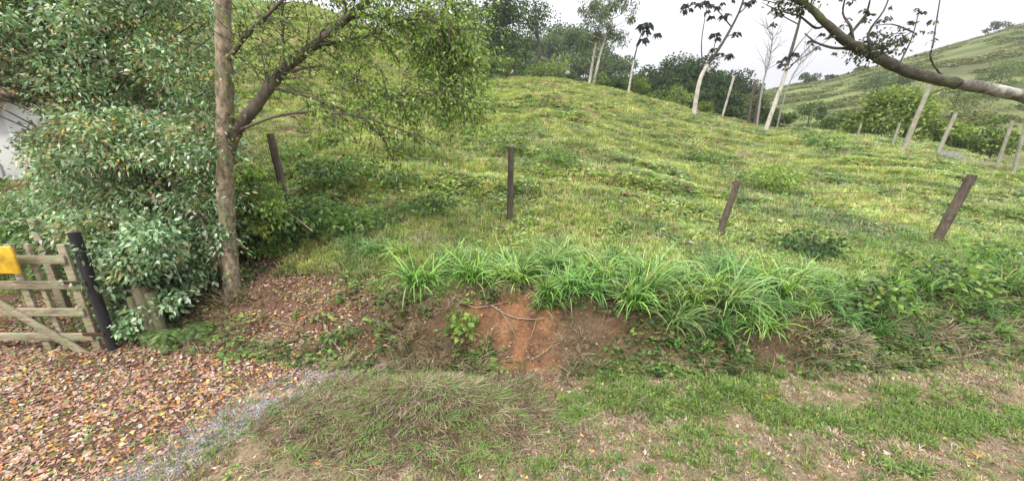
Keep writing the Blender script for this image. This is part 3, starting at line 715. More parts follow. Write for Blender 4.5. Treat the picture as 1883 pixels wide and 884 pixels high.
# ------------------------------------------------------------ dense trees and shrubs on the left
def inpoly(x, y, poly):
    c = False; n = len(poly); j = n-1
    for i in range(n):
        xi, yi = poly[i]; xj, yj = poly[j]
        if (yi > y) != (yj > y) and x < (xj-xi)*(y-yi)/(yj-yi)+xi: c = not c
        j = i
    return c
def foliage_mass(name, poly, Y0, Y1, ncl, nleaf, rcl, lf, wf, cols, wts, trunk, m, label, cat, barkm, rt=.09, group=None):
    """a crown of many leaf sprays, each carried by a limb that runs back to the trunk"""
    base = onground(*trunk); root = empty(name, base); xs = [q[0] for q in poly]; ys = [q[1] for q in poly]
    ctr = []
    while len(ctr) < ncl:
        px = random.uniform(min(xs), max(xs)); py = random.uniform(min(ys), max(ys))
        if inpoly(px, py, poly):
            c = at(px, py, random.uniform(Y0, Y1))
            if c[2] > T(c[0], c[1])+.08: ctr.append(c)
    ctr = np.array(ctr); zt = ctr[:, 2].max(); mb = MB()
    top = ctr.mean(0)*np.array([1, 1, 0])+np.array([0, 0, zt]); tr = smooth_path([base-np.array([0,0,.1]), base*.6+top*.4+np.array([.05,0,-.1*0]), top], 8)
    mb.tube(tr, np.linspace(rt, rt*.3, len(tr)), 9, .15)
    for c in ctr[::2]:
        k = np.argmin(np.abs(tr[:, 2]-(c[2]-.35*np.linalg.norm((c-tr.mean(0))[:2])-.1))); p = tr[k]; mid = (p+c)/2+np.array([0, 0, .12])+rng.normal(size=3)*.06
        pp = smooth_path([p, mid, c], 3); mb.tube(pp, np.linspace(.016, .004, len(pp)), 5, cap=False)
    mb.build('trunk', barkm, root, smooth=True, off=base)
    P = []; D = []; CL = []
    for c in ctr:
        r = rcl*random.uniform(.6, 1.3); n = int(nleaf*random.uniform(.5, 1.4)); ax = rdir(1)[0]*np.array([1, 1, .4])
        q = rdir(n)*(rng.random((n, 1))**.5)*r*np.array([1, 1, .65]); q += ax*(rng.random((n, 1))-.5)*r*1.5
        P.append(c+q); D.append(q/r*.8+rdir(n)*.7+np.array([0, 0, -.2])); CL.append(colmix(n, cols, wts, .25)*random.uniform(.6, 1.6)*np.array([1, 1, 1])*(np.array([1.25,.95,.8]) if random.random() < .2 else 1))
    P = np.concatenate(P); D = np.concatenate(D); CL = np.concatenate(CL); n = len(P)
    ok = P[:, 2] > T(P[:, 0], P[:, 1])+.01; P, D, CL = P[ok], D[ok], CL[ok]; n = len(P)
    V, Q, C = leaves(P, D, lf*(.6+.8*rng.random(n)), wf*(.7+.6*rng.random(n)), CL, .2)
    nmesh('crown', V-base, Q, m, root, col=C); return tag(root, label, cat, group)
GG = [(.15,.27,.12), (.21,.35,.17), (.34,.46,.29), (.08,.14,.065), (.46,.54,.36), (.27,.21,.14), (.5,.33,.09)]
GW = [4,4,3,2.5,1.6,2.2,.25]
foliage_mass('broadleaf_tree', [(-260,-160),(425,-160),(425,300),(330,380),(200,360),(95,205),(40,150),(-260,140)], 4.9, 7.2, 560, 200, .3, .058, .026, GG, GW, (250,560,5.9), M_gloss,
             'tall dense grey green broadleaf tree filling the upper left behind the big trunk', 'tree', M_barkdark, .11)
foliage_mass('young_tree', [(50,250),(200,200),(410,230),(432,420),(380,480),(240,470),(140,460),(75,370)], 4.5, 6.4, 350, 200, .26, .058, .026, GG, GW, (330,560,5.4), M_gloss,
             'younger bushy tree below the dense crown, just left of the big trunk', 'tree', M_barkdark, .06)
GS = [(.14,.25,.12), (.19,.32,.16), (.3,.42,.25), (.07,.13,.06), (.42,.48,.34)]
foliage_mass('shrub', [(110,400),(260,400),(330,470),(330,560),(270,620),(200,600),(150,500)], 3.95, 4.6, 120, 120, .17, .062, .036, GS, None, (250,600,4.35), M_gloss,
             'glossy leaved shrub pressing against the black gate post', 'shrub', M_barkdark, .03, 'shrubs left of the big trunk')
foliage_mass('shrub', [(300,420),(410,400),(410,540),(330,560),(290,500)], 4.4, 5.0, 70, 120, .17, .06, .032, GS, None, (360,560,4.7), M_gloss,
             'leafy shrub directly left of the big trunk behind the fern', 'shrub', M_barkdark, .03, 'shrubs left of the big trunk')
foliage_mass('shrub', [(430,300),(500,330),(520,400),(500,470),(450,500),(430,440)], 4.9, 5.5, 50, 110, .17, .05, .028, G1+GB, None, (460,500,5.2), M_leaf,
             'bright leaved shrub growing immediately right of the big trunk', 'shrub', M_barkdark, .025)
foliage_mass('shrub', [(-120,400),(60,395),(125,410),(130,520),(-120,530)], 5.6, 6.8, 60, 150, .28, .065, .034, GS+G1, None, (20,520,6.2), M_leaf,
             'green hedge shrub growing behind the farm gate', 'shrub', M_barkdark, .03)
# palm-like fern
fp = hit(335,615); fern = empty('fern', fp); tag(fern, 'bright feathery fern at the foot of the bushes above the leaf litter', 'fern'); 
for k in range(13):
    a = R(-200+k*19+random.uniform(-6, 6)); L = random.uniform(.38, .6); pts = []
    for t in np.linspace(0, 1, 12): pts.append(np.array([math.cos(a)*L*t, math.sin(a)*L*t*.8-.0, .05+L*(.75*t-.72*t*t)]))
    pts = np.array(pts); mb = MB(); mb.tube(pts, np.linspace(.005,.002,12), 4); P_, D_, L_ = [], [], []
    side = np.array([-math.sin(a), math.cos(a), 0])
    for i in np.linspace(1.5, 10.9, 26):
        j = int(i); p = pts[j]+(pts[min(j+1,11)]-pts[j])*(i-j); tg_ = pts[min(j+1,11)]-pts[j-1]; tg_ /= np.linalg.norm(tg_)
        for s in (-1, 1): P_.append(p); D_.append(side*s+tg_*.6+np.array([0,0,-.15])); L_.append(.13*math.sin(min(1, (12-i)/7)*1.57))
    n = len(P_); V, Q, C = leaves(np.array(P_), np.array(D_), np.array(L_), .013, colmix(n, [(.16,.26,.08), (.2,.3,.1), (.12,.2,.07)], None, .15), .15)
    mb2 = np.concatenate(mb.V); allV = np.vstack([V, mb2]); Qt = np.vstack([Q, np.concatenate(mb.Q)+len(V)]); nmesh('frond', allV, Qt, M_leaf, fern, col=np.vstack([C, np.tile((.12,.14,.06), (len(mb2), 1))]))

# ------------------------------------------------------------ background trees
def crown_lobes(c, rx, rz, nl, n, lf, cols, jit=.3, flat=1.0, small=.5):
    P = []; D = []; CL = []
    for k in range(nl):
        d = rdir(1)[0]; q = c+d*np.array([rx, rx, rz])*random.uniform(.25, .8); r = random.uniform(.28, .55)*min(rx, rz*1.3)*small*2
        m = int(n/nl*random.uniform(.6, 1.4)); u = rdir(m); rr = (rng.random((m, 1))**.33)
        e = u*rr*r*np.array([1.15, 1.15, .75])
        keep = noise(e[:, 0]/r*3+k, e[:, 2]/r*3+e[:, 1]/r*3, k) > .3; e = e[keep]; u = u[keep]
        P.append(q+e); D.append(u*.6+rdir(len(e))*.8); tone = random.uniform(.72, 1.35); CL.append(colmix(len(e), cols, None, jit)*tone)
    P = np.concatenate(P); D = np.concatenate(D); CL = np.concatenate(CL); n = len(P)
    return leaves(P, D, lf*(.6+.8*rng.random(n)), lf*.6*(.7+.6*rng.random(n)), CL, .1)
def bgtree(name, base, h, rx, rz, cols, label, cat='tree', group=None, nl=11, n=2600, lf=.3, tr=None, bm=None, lean=(0, 0)):
    base = np.asarray(base, float); root = empty(name, base); tr = tr or h*.018
    top = np.array([lean[0], lean[1], h-rz*.6]); mb = MB(); p = smooth_path([np.array([0,0,-.4]), top*.5+rng.normal(size=3)*h*.015, top], 4)
    mb.tube(p, np.linspace(tr, tr*.35, len(p)), 7, .1)
    c = np.array([lean[0], lean[1], h-rz])
    for k in range(6):
        q = c+rdir(1)[0]*np.array([rx, rx, rz])*.7; s = p[int(len(p)*random.uniform(.5, .95))]; b = smooth_path([s, (s+q)/2+np.array([0,0,.1*h*.1]), q], 3); mb.tube(b, np.linspace(tr*.4, tr*.1, len(b)), 5, cap=False)
    mb.build('trunk', bm or M_barkdark, root, smooth=True)
    V, Q, C = crown_lobes(c, rx, rz, nl, n, lf, cols); nmesh('crown', V, Q, M_far, root, col=C)
    return tag(root, label, cat, group)
def gz(s, Y): return np.array([s*Y, Y, float(T(s*Y, Y))])
def sx(px, py=120): return se(px, py)[0]
HZ = [(.08,.13,.055), (.11,.17,.06), (.055,.09,.045), (.15,.19,.07)]
DK = [(.035,.065,.022), (.05,.09,.028), (.075,.115,.03), (.028,.045,.02)]
YG = [(.17,.24,.05), (.21,.27,.07), (.13,.19,.045)]
MG = [(.09,.14,.045), (.12,.18,.055), (.07,.11,.035)]
def topy(px, pytop, Y): return at(px, pytop, Y)[2]
def place(px, pytop, Y, rx, rz, cols, label, name='hillside_tree', group=None, **kw):
    b = gz(sx(px, pytop), Y); h = max(topy(px, pytop, Y)-b[2], 1.0); return bgtree(name, b, h, rx, min(rz, h*.5), cols, label, group=group, **kw)
# wooded ridge behind the crest, centre
grp = 'trees of the hazy wood behind the crest'
ridge = [(905,20,62,3.4),(935,40,70,3.6),(960,60,66,3.2),(985,44,78,3.8),(1015,52,72,3.6),(1040,32,80,3.8),(1062,44,74,3.6),(1095,52,82,3.8),(1118,78,76,3.4),(1140,100,70,3),(1080,80,60,3),(1020,90,56,3),(970,95,54,2.8),(1158,128,66,2.6),
         (460,30,60,4),(520,15,66,4.4),(580,40,62,4),(640,20,70,4.4),(700,30,64,4),(755,10,68,4.2),(810,15,62,4),(860,5,66,4)]
for i, (px, pt, Yd, rx) in enumerate(ridge):
    c = HZ if px > 890 else YG+MG+HZ
    place(px, pt, Yd, rx, 4.2, c, 'mid green tree in the hazy wood rising behind the pasture crest' if px > 890 else 'light green tree on the slope seen through the big tree crown', group=grp if px > 890 else 'trees behind the big tree crown', n=3600, lf=.42, nl=14)
# tall gum-like pair, centre
for px, pb, ptop, leanx, lab in ((1083,156,-12,1.3,'tall thin pale trunk tree, left of the pair on the crest'), (1090,158,8,2.0,'tall thin pale trunk tree, right of the pair on the crest')):
    Yd = 35.5; b = gz(sx(px, pb), Yd); h = topy(px, ptop, Yd)-b[2]; root = empty('slender_tree', b); mb = MB()
    top = np.array([leanx*.8, 0, h]); p = smooth_path([np.array([0,0,-.3]), top*np.array([.35,0,.45]), top], 5); mb.tube(p, np.linspace(.15,.03,len(p)), 7)
    P = []; D = []
    for k in range(30):
        i = random.uniform(.45, 1)*(len(p)-1); s = p[int(i)]; q = s+np.array([random.uniform(-1.9, 2.1), random.uniform(-1.6, 1.6), random.uniform(.1, 1.3)]); b_ = smooth_path([s, (s+q)/2, q], 3); mb.tube(b_, np.linspace(.04, .01, len(b_)), 4, cap=False)
        m = 90; e = rdir(m)*(rng.random((m, 1))**.5)*random.uniform(.35, .75); P.append(q+e); D.append(e+rdir(m)*.5+np.array([0,0,-.5]))
    mb.build('trunk', M_white, root, smooth=True); P = np.concatenate(P); D = np.concatenate(D); n = len(P)
    V, Q, C = leaves(P, D, .2*(.7+.6*rng.random(n)), .085, colmix(n, [(.10,.15,.07),(.14,.19,.08),(.07,.11,.05)], None, .3), .2); nmesh('crown', V, Q, M_far, root, col=C)
    tag(root, lab, 'tree', 'slender pale trunks on the crest')
# tall dark leaf tree just right of big crown
place(930,-60,40,3.0,6.0,MG+DK,'tall dark leaved tree right of the big tree crown, reaching the frame top', n=5200, lf=.3, nl=20)
place(985,-30,44,2.6,3.0,MG+DK,'tree with airy dark leaves at the frame top beside the sky', n=1700, lf=.26, nl=12)
# small light bushes along the crest
grp = 'bushes along the pasture crest'
for px, pt, Yd, rx, cc, lab in [(880,85,36,1.6,YG,'pale green crest bush nearest the big tree crown'),(905,105,37,1.2,MG,'dark little crest bush left of a pale bush'),(930,100,38,1.5,YG,'light green crest bush under the tall dark tree'),
    (985,108,38,1.4,MG+YG,'grey green bush on the crest below the hazy wood'),(1028,100,37,1.5,YG,'bright round bush on the crest left of the pale trunks'),(1060,120,38,1.2,MG,'dark bush on the crest beside the pale trunks'),
    (1110,128,36,1.3,HZ+YG,'small bush on the crest right of the pale trunks'),(1140,140,35,1.3,DK+MG,'dark bush on the crest left of the thin cluster leaved tree'),
    (1182,136,36,1.2,[(.1,.16,.03),(.14,.2,.03)],'yellow green round bush before the dark grove'),(1240,155,33,1.6,YG,'bright yellow green bush left of the leaning pale trunk'),
    (1300,198,30,.9,YG,'low pale bush at the foot of the dark grove')]:
    place(px, pt, Yd, rx, 1.3, cc, lab, name='crest_bush', group=grp, n=1500, lf=.17, nl=9)
# dark grove right of centre
grp = 'trees of the dark grove'
for i, (px, pt, Yd, rx) in enumerate([(1165,118,48,2.2),(1185,122,46,2.2),(1208,112,50,2.6),(1235,102,48,2.8),(1262,96,50,3),(1290,104,47,2.8),(1318,108,50,3),(1345,112,46,2.8),(1372,128,44,2.4),(1220,140,42,2),(1268,140,41,2.2),(1310,145,40,2.2),(1345,150,39,2.1),(1375,165,38,1.9),(1300,170,37,1.6),(1340,178,36,1.6),(1372,188,35,1.5),(1330,195,34,1.2)]):
    place(px, pt, Yd, rx, 3.0, DK, 'dark evergreen tree in the dense grove beyond the crest', group=grp, n=5200, lf=.28, nl=13)
# trees with dark leaf rosettes
def rosette(p, r, n=9):
    P = np.repeat(p[None], n, 0); a = rng.random(n)*2*np.pi; D = np.stack([np.cos(a), np.sin(a), -.2-.7*rng.random(n)], 1)
    return P, D, np.full(n, r)
def rosette_tree(path, rad, brs, rs, label, name='rosette_tree', lr=.5, pale=.45, extra_m=M_barkdark, wd=.5):
    pts = np.array(path); root = empty(name, pts[0]); off = pts[0]; q = smooth_path(pts, 6); k = int(len(q)*pale)
    r = np.linspace(rad, rad*.3, len(q)); mb = MB(); mb.tube(q[:k+1], r[:k+1], 9, .08); mb.build('trunk', M_white, root, smooth=True, off=off)
    mb = MB(); mb.tube(q[k:], r[k:], 8, .08); PP, DD, LL = [], [], []
    for b in brs:
        b = smooth_path(b, 4); mb.tube(b, np.linspace(rad*.3, rad*.1, len(b)), 5)
    mb.build('upper_limb', extra_m, root, smooth=True, off=off)
    for p in rs:
        a, b, c = rosette(np.asarray(p), lr*random.uniform(.7, 1.2), 10); PP.append(a); DD.append(b); LL.append(c)
    if PP:
        PP = np.concatenate(PP); DD = np.concatenate(DD); LL = np.concatenate(LL)
        V, Q, C = leaves(PP, DD, LL, LL*wd, colmix(len(PP), [(.03,.035,.04),(.045,.05,.05),(.03,.045,.025)], None, .3), .25); nmesh('crown', V-off, Q, M_far, root, col=C)
    return tag(root, label, 'tree', 'trees with sparse dark leaf rosettes')
def A(px, py, Y): return at(px, py, Y)
Yd = 31; b0 = gz(sx(1155,168), Yd)
rosette_tree([b0-np.array([0,0,.3]), A(1163,125,Yd), A(1172,85,Yd), A(1184,50,Yd)], .085, [[A(1174,78,Yd),A(1186,70,Yd),A(1206,62,Yd)]],
    [A(1182,44,Yd),A(1192,42,Yd),A(1187,56,Yd),A(1196,46,Yd),A(1182,72,Yd),A(1208,62,Yd),A(1178,50,Yd)], 'thin pale tree with five dark leaf clusters against the sky', lr=.55)
Yd = 26; b0 = gz(sx(1277,200), Yd); rs = []
for px, py in [(1256,12),(1262,8),(1268,16),(1285,6),(1298,2),(1310,8),(1256,20),(1345,0),(1340,25),(1352,65),(1356,60),(1315,62),(1318,70),(1312,90),(1330,30),(1325,98),(1342,100),(1275,5),(1300,20),(1320,12),(1375,5),(1385,0),(1330,5),(1309,30)]: rs.append(A(px, py, Yd+random.uniform(-.6, .6)))
rosette_tree([b0-np.array([0,0,.3]), A(1283,165,Yd), A(1293,133,Yd), A(1312,105,Yd), A(1340,60,Yd), A(1362,15,Yd), A(1378,-40,Yd)], .15,
    [[A(1320,92,Yd),A(1335,70,Yd),A(1352,62,Yd)], [A(1345,50,Yd),A(1320,20,Yd),A(1300,4,Yd)], [A(1293,133,Yd),A(1290,80,Yd),A(1297,30,Yd),A(1303,-5,Yd)], [A(1356,28,Yd),A(1380,5,Yd),A(1400,-20,Yd)], [A(1325,15,Yd),A(1285,8,Yd),A(1258,14,Yd)], [A(1308,110,Yd),A(1330,104,Yd),A(1345,98,Yd)], [A(1300,122,Yd),A(1312,92,Yd),A(1318,62,Yd)]], rs,
    'white based leaning tree with scattered dark leaf clusters over the dark grove', lr=.36, pale=.42)
Yd = 22; b0 = gz(sx(1408,228), Yd); rs = []
for px, py in [(1462,97),(1450,105),(1440,118),(1435,112),(1512,62),(1445,125)]: rs.append(A(px, py, Yd+random.uniform(-.4, .4)))
rosette_tree([b0-np.array([0,0,.3]), A(1425,190,Yd), A(1438,155,Yd), A(1449,115,Yd), A(1462,70,Yd), A(1470,40,Yd), A(1480,-5,Yd), A(1490,-60,Yd)], .12,
    [[A(1452,125,Yd),A(1480,95,Yd),A(1510,60,Yd)], [A(1454,120,Yd),A(1500,90,Yd),A(1530,68,Yd)], [A(1468,45,Yd),A(1440,30,Yd),A(1420,15,Yd),A(1400,5,Yd)], [A(1450,112,Yd),A(1470,80,Yd),A(1505,40,Yd)]], rs,
    'leaning tree, pale base and dark upper trunk, at the right end of the grove', lr=.3, pale=.4)
# bare pale sapling trees
def bare_tree(px, pb, Yd, pts, label, r=.06, m=M_white, n=16):
    b = gz(sx(px, pb), Yd); root = empty('bare_tree', b); mb = MB(); q = smooth_path([b-np.array([0,0,.3])]+[A(*p, Yd) for p in pts], 5); mb.tube(q, np.linspace(r, r*.3, len(q)), 7)
    mb.build('trunk', m, root, smooth=True, off=b); mb = MB()
    for _ in range(n):
        s = q[int(random.uniform(.45, .98)*(len(q)-1))]; d = np.array([random.uniform(-1, 1), random.uniform(-.6, .6), random.uniform(.5, 1.4)]); L = random.uniform(.5, 1.3)*Yd/24
        e = smooth_path([s, s+d*L*.5+rng.normal(size=3)*.05, s+d*L+rng.normal(size=3)*.1], 3); mb.tube(e, np.linspace(r*.35, r*.08, len(e)), 4, cap=False)
        for _ in range(2):
            k = random.randint(2, 5); d2 = d+rng.normal(size=3)*.5; mb.tube(np.array([e[k], e[k]+d2*L*.35]), [r*.15, r*.05], 4, cap=False)
    mb.build('branches', m, root, smooth=True, off=b); return tag(root, label, 'tree', 'leafless trees at the end of the grove')
M_grey = bark('bark_grey', (.2,.19,.18), (.35,.33,.31), (.28,.27,.24), 3)
bare_tree(1395,215,25,[(1402,160),(1415,110),(1422,60)],'leafless grey tree with fine twigs against the sky, left of the leaning dark trunk',.07,M_grey,26)
bare_tree(1430,225,24,[(1445,170),(1470,120),(1500,90)],'leafless grey tree fanning right behind the leaning dark trunk',.05,M_grey,18)
for px, pb, px2, pt, Yd, lab in [(1327,207,1350,140,30,'bare pale leaning pole trunk before the dark grove'),(1378,212,1388,150,26,'thin brown pole at the right end of the dark grove'),(1390,215,1400,155,25.5,'second thin brown pole beside the first at the end of the grove')]:
    b = gz(sx(px, pb), Yd); mb = MB(); mb.tube(smooth_path([b-np.array([0,0,.3]), A(px2, pt, Yd)], 5), .08, 7, .1); tag(mb.build('dead_trunk', M_white if px == 1327 else M_post, smooth=True), lab, 'dead trunk')
for px, pt, Yd, rx, cc, lab in [(1398,150,27,1.0,HZ+[(.2,.12,.08)],'greyish bush with rusty leaves under the leafless trees'),(1425,185,26,.9,HZ,'grey green bush at the foot of the leaning dark trunk'),(1445,205,25,.7,MG,'small green bush right of the leaning dark trunk'),
    (1495,180,40,1.6,MG+DK,'dark round bush at the base of the far grassy hill'),(1520,185,42,.7,DK,'tiny dark bush on the far hill slope')]:
    place(px, pt, Yd, rx, 1.2, cc, lab, name='round_bush', group='bushes right of the grove', n=1300, lf=.15, nl=9)
ys = rng.uniform(45, 118, 60000); ss = rng.uniform(.5, 1.9, 60000); xs_ = ss*ys; kk = fbm(xs_/7+ys/15, ys/3, 91) > .5+.12*rng.random(60000); xs_, ys = xs_[kk], ys[kk]
tag(scatter('hill_scrub', [weed_clump(9, .5, .34, .2, 300+i) for i in range(4)], np.stack([xs_, ys, T(xs_, ys)], 1), .5+.9*rng.random(len(xs_)), colmix(len(xs_), [(.10,.15,.04), (.18,.22,.06), (.06,.085,.03), (.22,.19,.08)], None, .3), M_far),
    'rough grass and low scrub patches covering the far hill', 'scrub', kind='stuff')
# far hill crest trees
for px, pt, Yd, rx, lab in [(1490,134,108,2.6,'small round tree alone on the far hill skyline'),(1570,124,110,3.2,'flat crowned tree on the far hill skyline'),(1588,126,110,2.4,'low tree beside the flat crowned one on the skyline'),(1855,40,112,7,'dark trees on the far hilltop at the right edge'),(1530,138,109,1.5,'tiny shrub on the far hill skyline')]:
    place(px, pt, Yd, rx, 2.0, DK+MG, lab, name='skyline_tree', n=900, lf=.5, nl=9)
# bushes on near side of the far hill, right
for px, pt, Yd, rx, cc, lab in [(1560,190,26,1.3,MG,'grey green bush left of the yellow green bushes'),(1600,180,25,1.2,YG,'mid green bush in the row at the foot of the far hill'),(1640,140,24,1.8,YG,'tallest yellow green bush in the row below the overhanging branch'),
    (1690,160,23,1.8,YG,'wide yellow green bush behind the bleached leaning post'),(1740,200,22,1.2,YG,'yellow green bush right of the bleached leaning post'),(1790,210,22,1.2,MG+YG,'darker bush in the row near the right edge'),(1850,205,22,1.3,YG+MG,'green bush at the right edge behind the pale posts'),
    (1770,150,45,3.5,MG+YG,'leafy tree on the far hill slope at the right'),(1660,120,60,3,HZ,'greyish tree clump on the far hill slope'),(1620,135,58,2.4,HZ,'grey brown brush on the far hill slope left of a tree clump'),(1850,110,60,5,MG,'green scrub high on the far hill at the right')]:
    place(px, pt, Yd, rx, 1.6, cc, lab, name='slope_bush', group='bushes at the foot of the far hill', n=2200, lf=.2, nl=11)
# bleached posts right
for px0, py0, px1, py1, Yd, r, lab in [(1667,250,1712,152,15.5,.085,'tall bleached post leaning right before the yellow green bushes'),(1728,262,1758,208,15,.065,'shorter bleached post right of the tall one'),
    (1577,243,1584,226,17,.04,'small pale stake at the crest'),(1645,248,1655,226,16.5,.05,'short pale stake just left of the tall bleached post'),(1838,292,1862,222,13.5,.05,'bleached post near the right edge'),(1872,300,1890,215,13,.05,'bleached post cut by the right edge'),
    ]:
    b = gz(sx(px0, py0), Yd); t = A(px1, py1, Yd); mb = MB(); mb.tube(np.linspace(b-np.array([0,0,.3]), t, 6), r*np.linspace(1.05,.9,6), 8, .15)
    tag(mb.build('pale_post', M_whitepost), lab, 'post', 'bleached posts at the right crest')
# grey track behind the crest, right: bare pinkish grey ground with dry scrub
xs = np.linspace(sx(1735,262), sx(2050,300), 40)*1.0
V = []; 
for s in xs:
    for k, Yd in enumerate((13.6, 15.2, 17.2)):
        V.append([s*Yd*1.0, Yd, 0])
V = np.array(V, float); V[:, 2] = T(V[:, 0], V[:, 1])+.05
Q = [[3*i+j, 3*(i+1)+j, 3*(i+1)+j+1, 3*i+j+1] for i in range(39) for j in range(2)]
tag(nmesh('dirt_track', V, Q, M_ground, col=np.tile((.17,.15,.15), (len(V), 1)), smooth=True), kind='structure')
# stone at right bank top
def stone(p, s, label):
    g = rng; mb = MB(); n = 10; ring = []; V = []
    for i in range(5):
        for j in range(n):
            th = i/4*np.pi; ph = j/n*2*np.pi; r = 1+.25*(g.random()-.5); V.append([math.sin(th)*math.cos(ph)*s[0]*r, math.sin(th)*math.sin(ph)*s[1]*r, math.cos(th)*s[2]*r])
    mb.add(V, [[i*n+j, i*n+(j+1) % n, (i+1)*n+(j+1) % n, (i+1)*n+j] for i in range(4) for j in range(n)]); o = mb.build('stone', plain('stone', (.42,.40,.40), .85), smooth=False); o.location = p; return tag(o, label, 'stone')
stone(hit(1872,474), (.22,.15,.09), 'pale grey stone on the bank top at the right edge')
stone(hit(1270,450)+np.array([0,0,.02]), (.07,.05,.035), 'small pale stone in grass left of the second leaning post foot')

# ------------------------------------------------------------ overhanging limb, upper right
ov = empty('overhanging_tree', (8.6, 5.2, float(T(8.6, 5.2)))); ooff = np.array(ov.location); tag(ov, 'lichen covered thick limb reaching in from the right edge over the pasture', 'tree')
limbp = smooth_path([ooff+np.array([0,0,-.2]), ooff+np.array([-.1,0,.7]), at(2060,225,5.2), at(1960,200,5.15), at(1883,178,5.1), at(1800,160,5.1), at(1740,150,5.1), at(1660,128,5.1), at(1600,98,5.1), at(1555,75,5.1), at(1520,45,5.1), at(1480,8,5.1), at(1420,-15,5.1), at(1330,-40,5.1)], 6)
lr_ = np.interp(np.arange(len(limbp)), [0,12,24,48,60,len(limbp)-1], [.16,.10,.07,.058,.042,.02]); mb = MB(); mb.tube(limbp[:35], lr_[:35], 12, .2)
mb.build('trunk', M_limb, ov, smooth=True, off=ooff); mb = MB(); mb.tube(limbp[34:], lr_[34:], 12, .25); mb.build('upper_limb', M_limbdark, ov, smooth=True, off=ooff); mb = MB(); ends = []
for L, r in [([(1600,98),(1560,90),(1530,88),(1500,78),(1480,62)],.022), ([(1570,80),(1564,50),(1550,25),(1556,-10)],.02), ([(1600,98),(1598,60),(1625,20),(1640,-20)],.016), ([(1520,45),(1500,52),(1470,30),(1440,22),(1410,10)],.016), ([(1740,150),(1712,110),(1716,80),(1722,40),(1730,-10)],.013),
    ([(1650,124),(1668,90),(1680,60),(1690,20)],.010), ([(1480,10),(1450,25),(1430,8),(1400,0)],.012), ([(1555,72),(1590,30),(1600,0)],.02), ([(1680,60),(1640,45),(1600,50)],.01)]:
    q = smooth_path([at(a, b, 5.1+random.uniform(-.1, .1)) for a, b in L], 4); mb.tube(q, np.linspace(r, r*.35, len(q)), 6, .15); ends.append(q)
mb.build('branches', M_barkdark, ov, smooth=True, off=ooff)
PP, DD, LL = [], [], []
for q in ends:
    for _ in range(4):
        p = q[int(random.uniform(.45, 1)*(len(q)-1))]+rng.normal(size=3)*.07; n = 12
        PP.append(p+rdir(n)*.02); a = rng.random(n)*2*np.pi; DD.append(np.stack([np.cos(a), np.sin(a), -.6*rng.random(n)-.1], 1)); LL.append(np.full(n, .05*random.uniform(.6, 1.2)))
# moss and epiphyte tufts at the fork
for c, n, r in ((at(1600,92,5.1), 420, .1), (at(1640,75,5.1), 200, .1), (at(1475,5,5.1), 160, .08), (at(1450,-5,5.1), 120, .09)):
    PP.append(c+rng.normal(size=(n, 3))*r*np.array([1.2,.7,.7])); DD.append(rdir(n)+np.array([0,0,-.3])); LL.append(np.full(n, .05))
PP = np.concatenate(PP); DD = np.concatenate(DD); LL = np.concatenate(LL)
V, Q, C = leaves(PP, DD, LL, LL*.5, colmix(len(PP), [(.035,.045,.03),(.06,.075,.03),(.1,.11,.04)], None, .3), .2); nmesh('leaf_tufts', V-ooff, Q, M_leaf, ov, col=C)

# ------------------------------------------------------------ haze
HAZE = .0007
if HAZE:
    mb = MB(); mb.box((0, 330, 29), (1000, 800, 80)); hz = mb.build('haze', None); tag(hz, 'thin pale air haze over the whole valley', 'haze', kind='stuff')
    m = bpy.data.materials.new('haze'); m.use_nodes = True; nt = m.node_tree; nt.nodes.clear(); o_ = nt.nodes.new('ShaderNodeOutputMaterial'); v = nt.nodes.new('ShaderNodeVolumePrincipled')
    v.inputs['Color'].default_value = (.93,.95,1,1); v.inputs['Density'].default_value = HAZE; v.inputs['Anisotropy'].default_value = .2; nt.links.new(v.outputs[0], o_.inputs['Volume']); hz.data.materials.append(m)

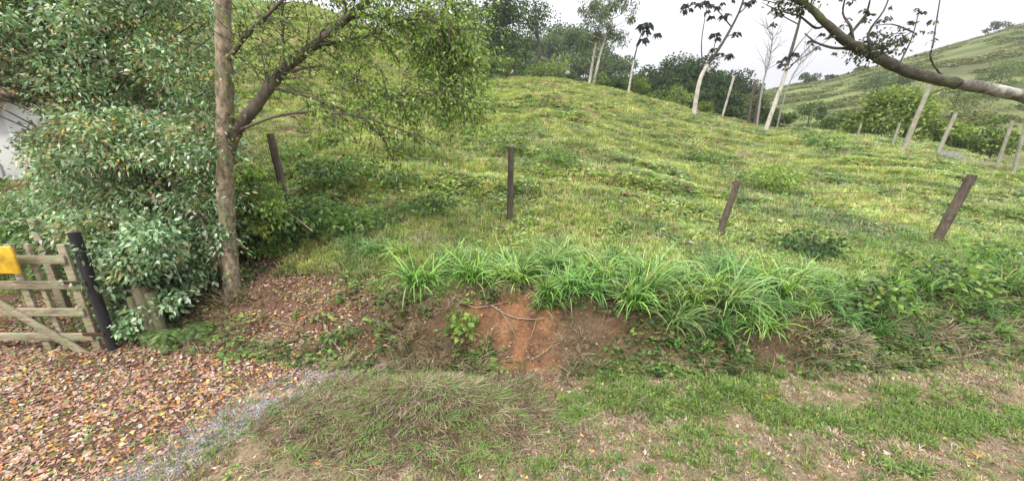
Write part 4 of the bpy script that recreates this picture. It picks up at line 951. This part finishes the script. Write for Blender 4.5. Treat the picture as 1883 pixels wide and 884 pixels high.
# ------------------------------------------------------------ light, world, camera
SE, SR = 52, 205      # sun elevation, azimuth
w = bpy.data.worlds.new('World'); scene.world = w; w.use_nodes = True; nt = w.node_tree; bg = nt.nodes['Background']
sky = nt.nodes.new('ShaderNodeTexSky'); sky.sky_type = 'NISHITA'; sky.sun_disc = False; sky.sun_elevation = R(SE); sky.sun_rotation = R(SR); sky.dust_density = 5; sky.air_density = 1.0
tc = nt.nodes.new('ShaderNodeTexCoord'); sep = nt.nodes.new('ShaderNodeSeparateXYZ'); nt.links.new(tc.outputs['Generated'], sep.inputs[0])
mr = nt.nodes.new('ShaderNodeMapRange'); mr.inputs[1].default_value = 0; mr.inputs[2].default_value = 1; mr.inputs[3].default_value = 3.85; mr.inputs[4].default_value = 17.5
nt.links.new(sep.outputs['Z'], mr.inputs[0])
nz = nt.nodes.new('ShaderNodeTexNoise'); nz.inputs['Scale'].default_value = 2.2; nz.inputs['Detail'].default_value = 5; nt.links.new(tc.outputs['Generated'], nz.inputs['Vector'])
mr2 = nt.nodes.new('ShaderNodeMapRange'); mr2.inputs[3].default_value = .76; mr2.inputs[4].default_value = 1.12; nt.links.new(nz.outputs[0], mr2.inputs[0])
mu = nt.nodes.new('ShaderNodeMath'); mu.operation = 'MULTIPLY'; nt.links.new(mr.outputs[0], mu.inputs[0]); nt.links.new(mr2.outputs[0], mu.inputs[1])
cl = nt.nodes.new('ShaderNodeVectorMath'); cl.operation = 'SCALE'; cl.inputs[0].default_value = (.97,.965,1.02); nt.links.new(mu.outputs[0], cl.inputs['Scale'])
mx = nt.nodes.new('ShaderNodeMix'); mx.data_type = 'RGBA'; mx.inputs[0].default_value = .93; nt.links.new(sky.outputs[0], mx.inputs[6]); nt.links.new(cl.outputs[0], mx.inputs[7])
nt.links.new(mx.outputs[2], bg.inputs[0]); bg.inputs[1].default_value = .1
sl = bpy.data.lights.new('sun', 'SUN'); sl.energy = 1.5; sl.angle = R(10); sl.color = (1,.96,.88); so = bpy.data.objects.new('sun', sl); COL.objects.link(so)
from mathutils import Vector
az = R(SR); dv = Vector((math.sin(az)*math.cos(R(SE)), math.cos(az)*math.cos(R(SE)), math.sin(R(SE))))
so.rotation_euler = dv.to_track_quat('Z', 'Y').to_euler(); so.location = (0, 0, 30)
cam = bpy.data.cameras.new('camera'); cam.sensor_width = 36; cam.lens = 36*F/1883; cam.clip_end = 3000; cam.clip_start = .05
co = bpy.data.objects.new('camera', cam); COL.objects.link(co); co.location = (0, 0, CH); co.rotation_euler = (R(90)-PITCH, 0, 0); scene.camera = co
scene.view_settings.view_transform = 'Standard'; scene.view_settings.look = 'None'; scene.view_settings.gamma = 1; scene.view_settings.exposure = 1.0
scene.render.resolution_x = 1024; scene.render.resolution_y = 480
print('faces', sum(len(o.data.polygons) for o in bpy.data.objects if o.type == 'MESH'))
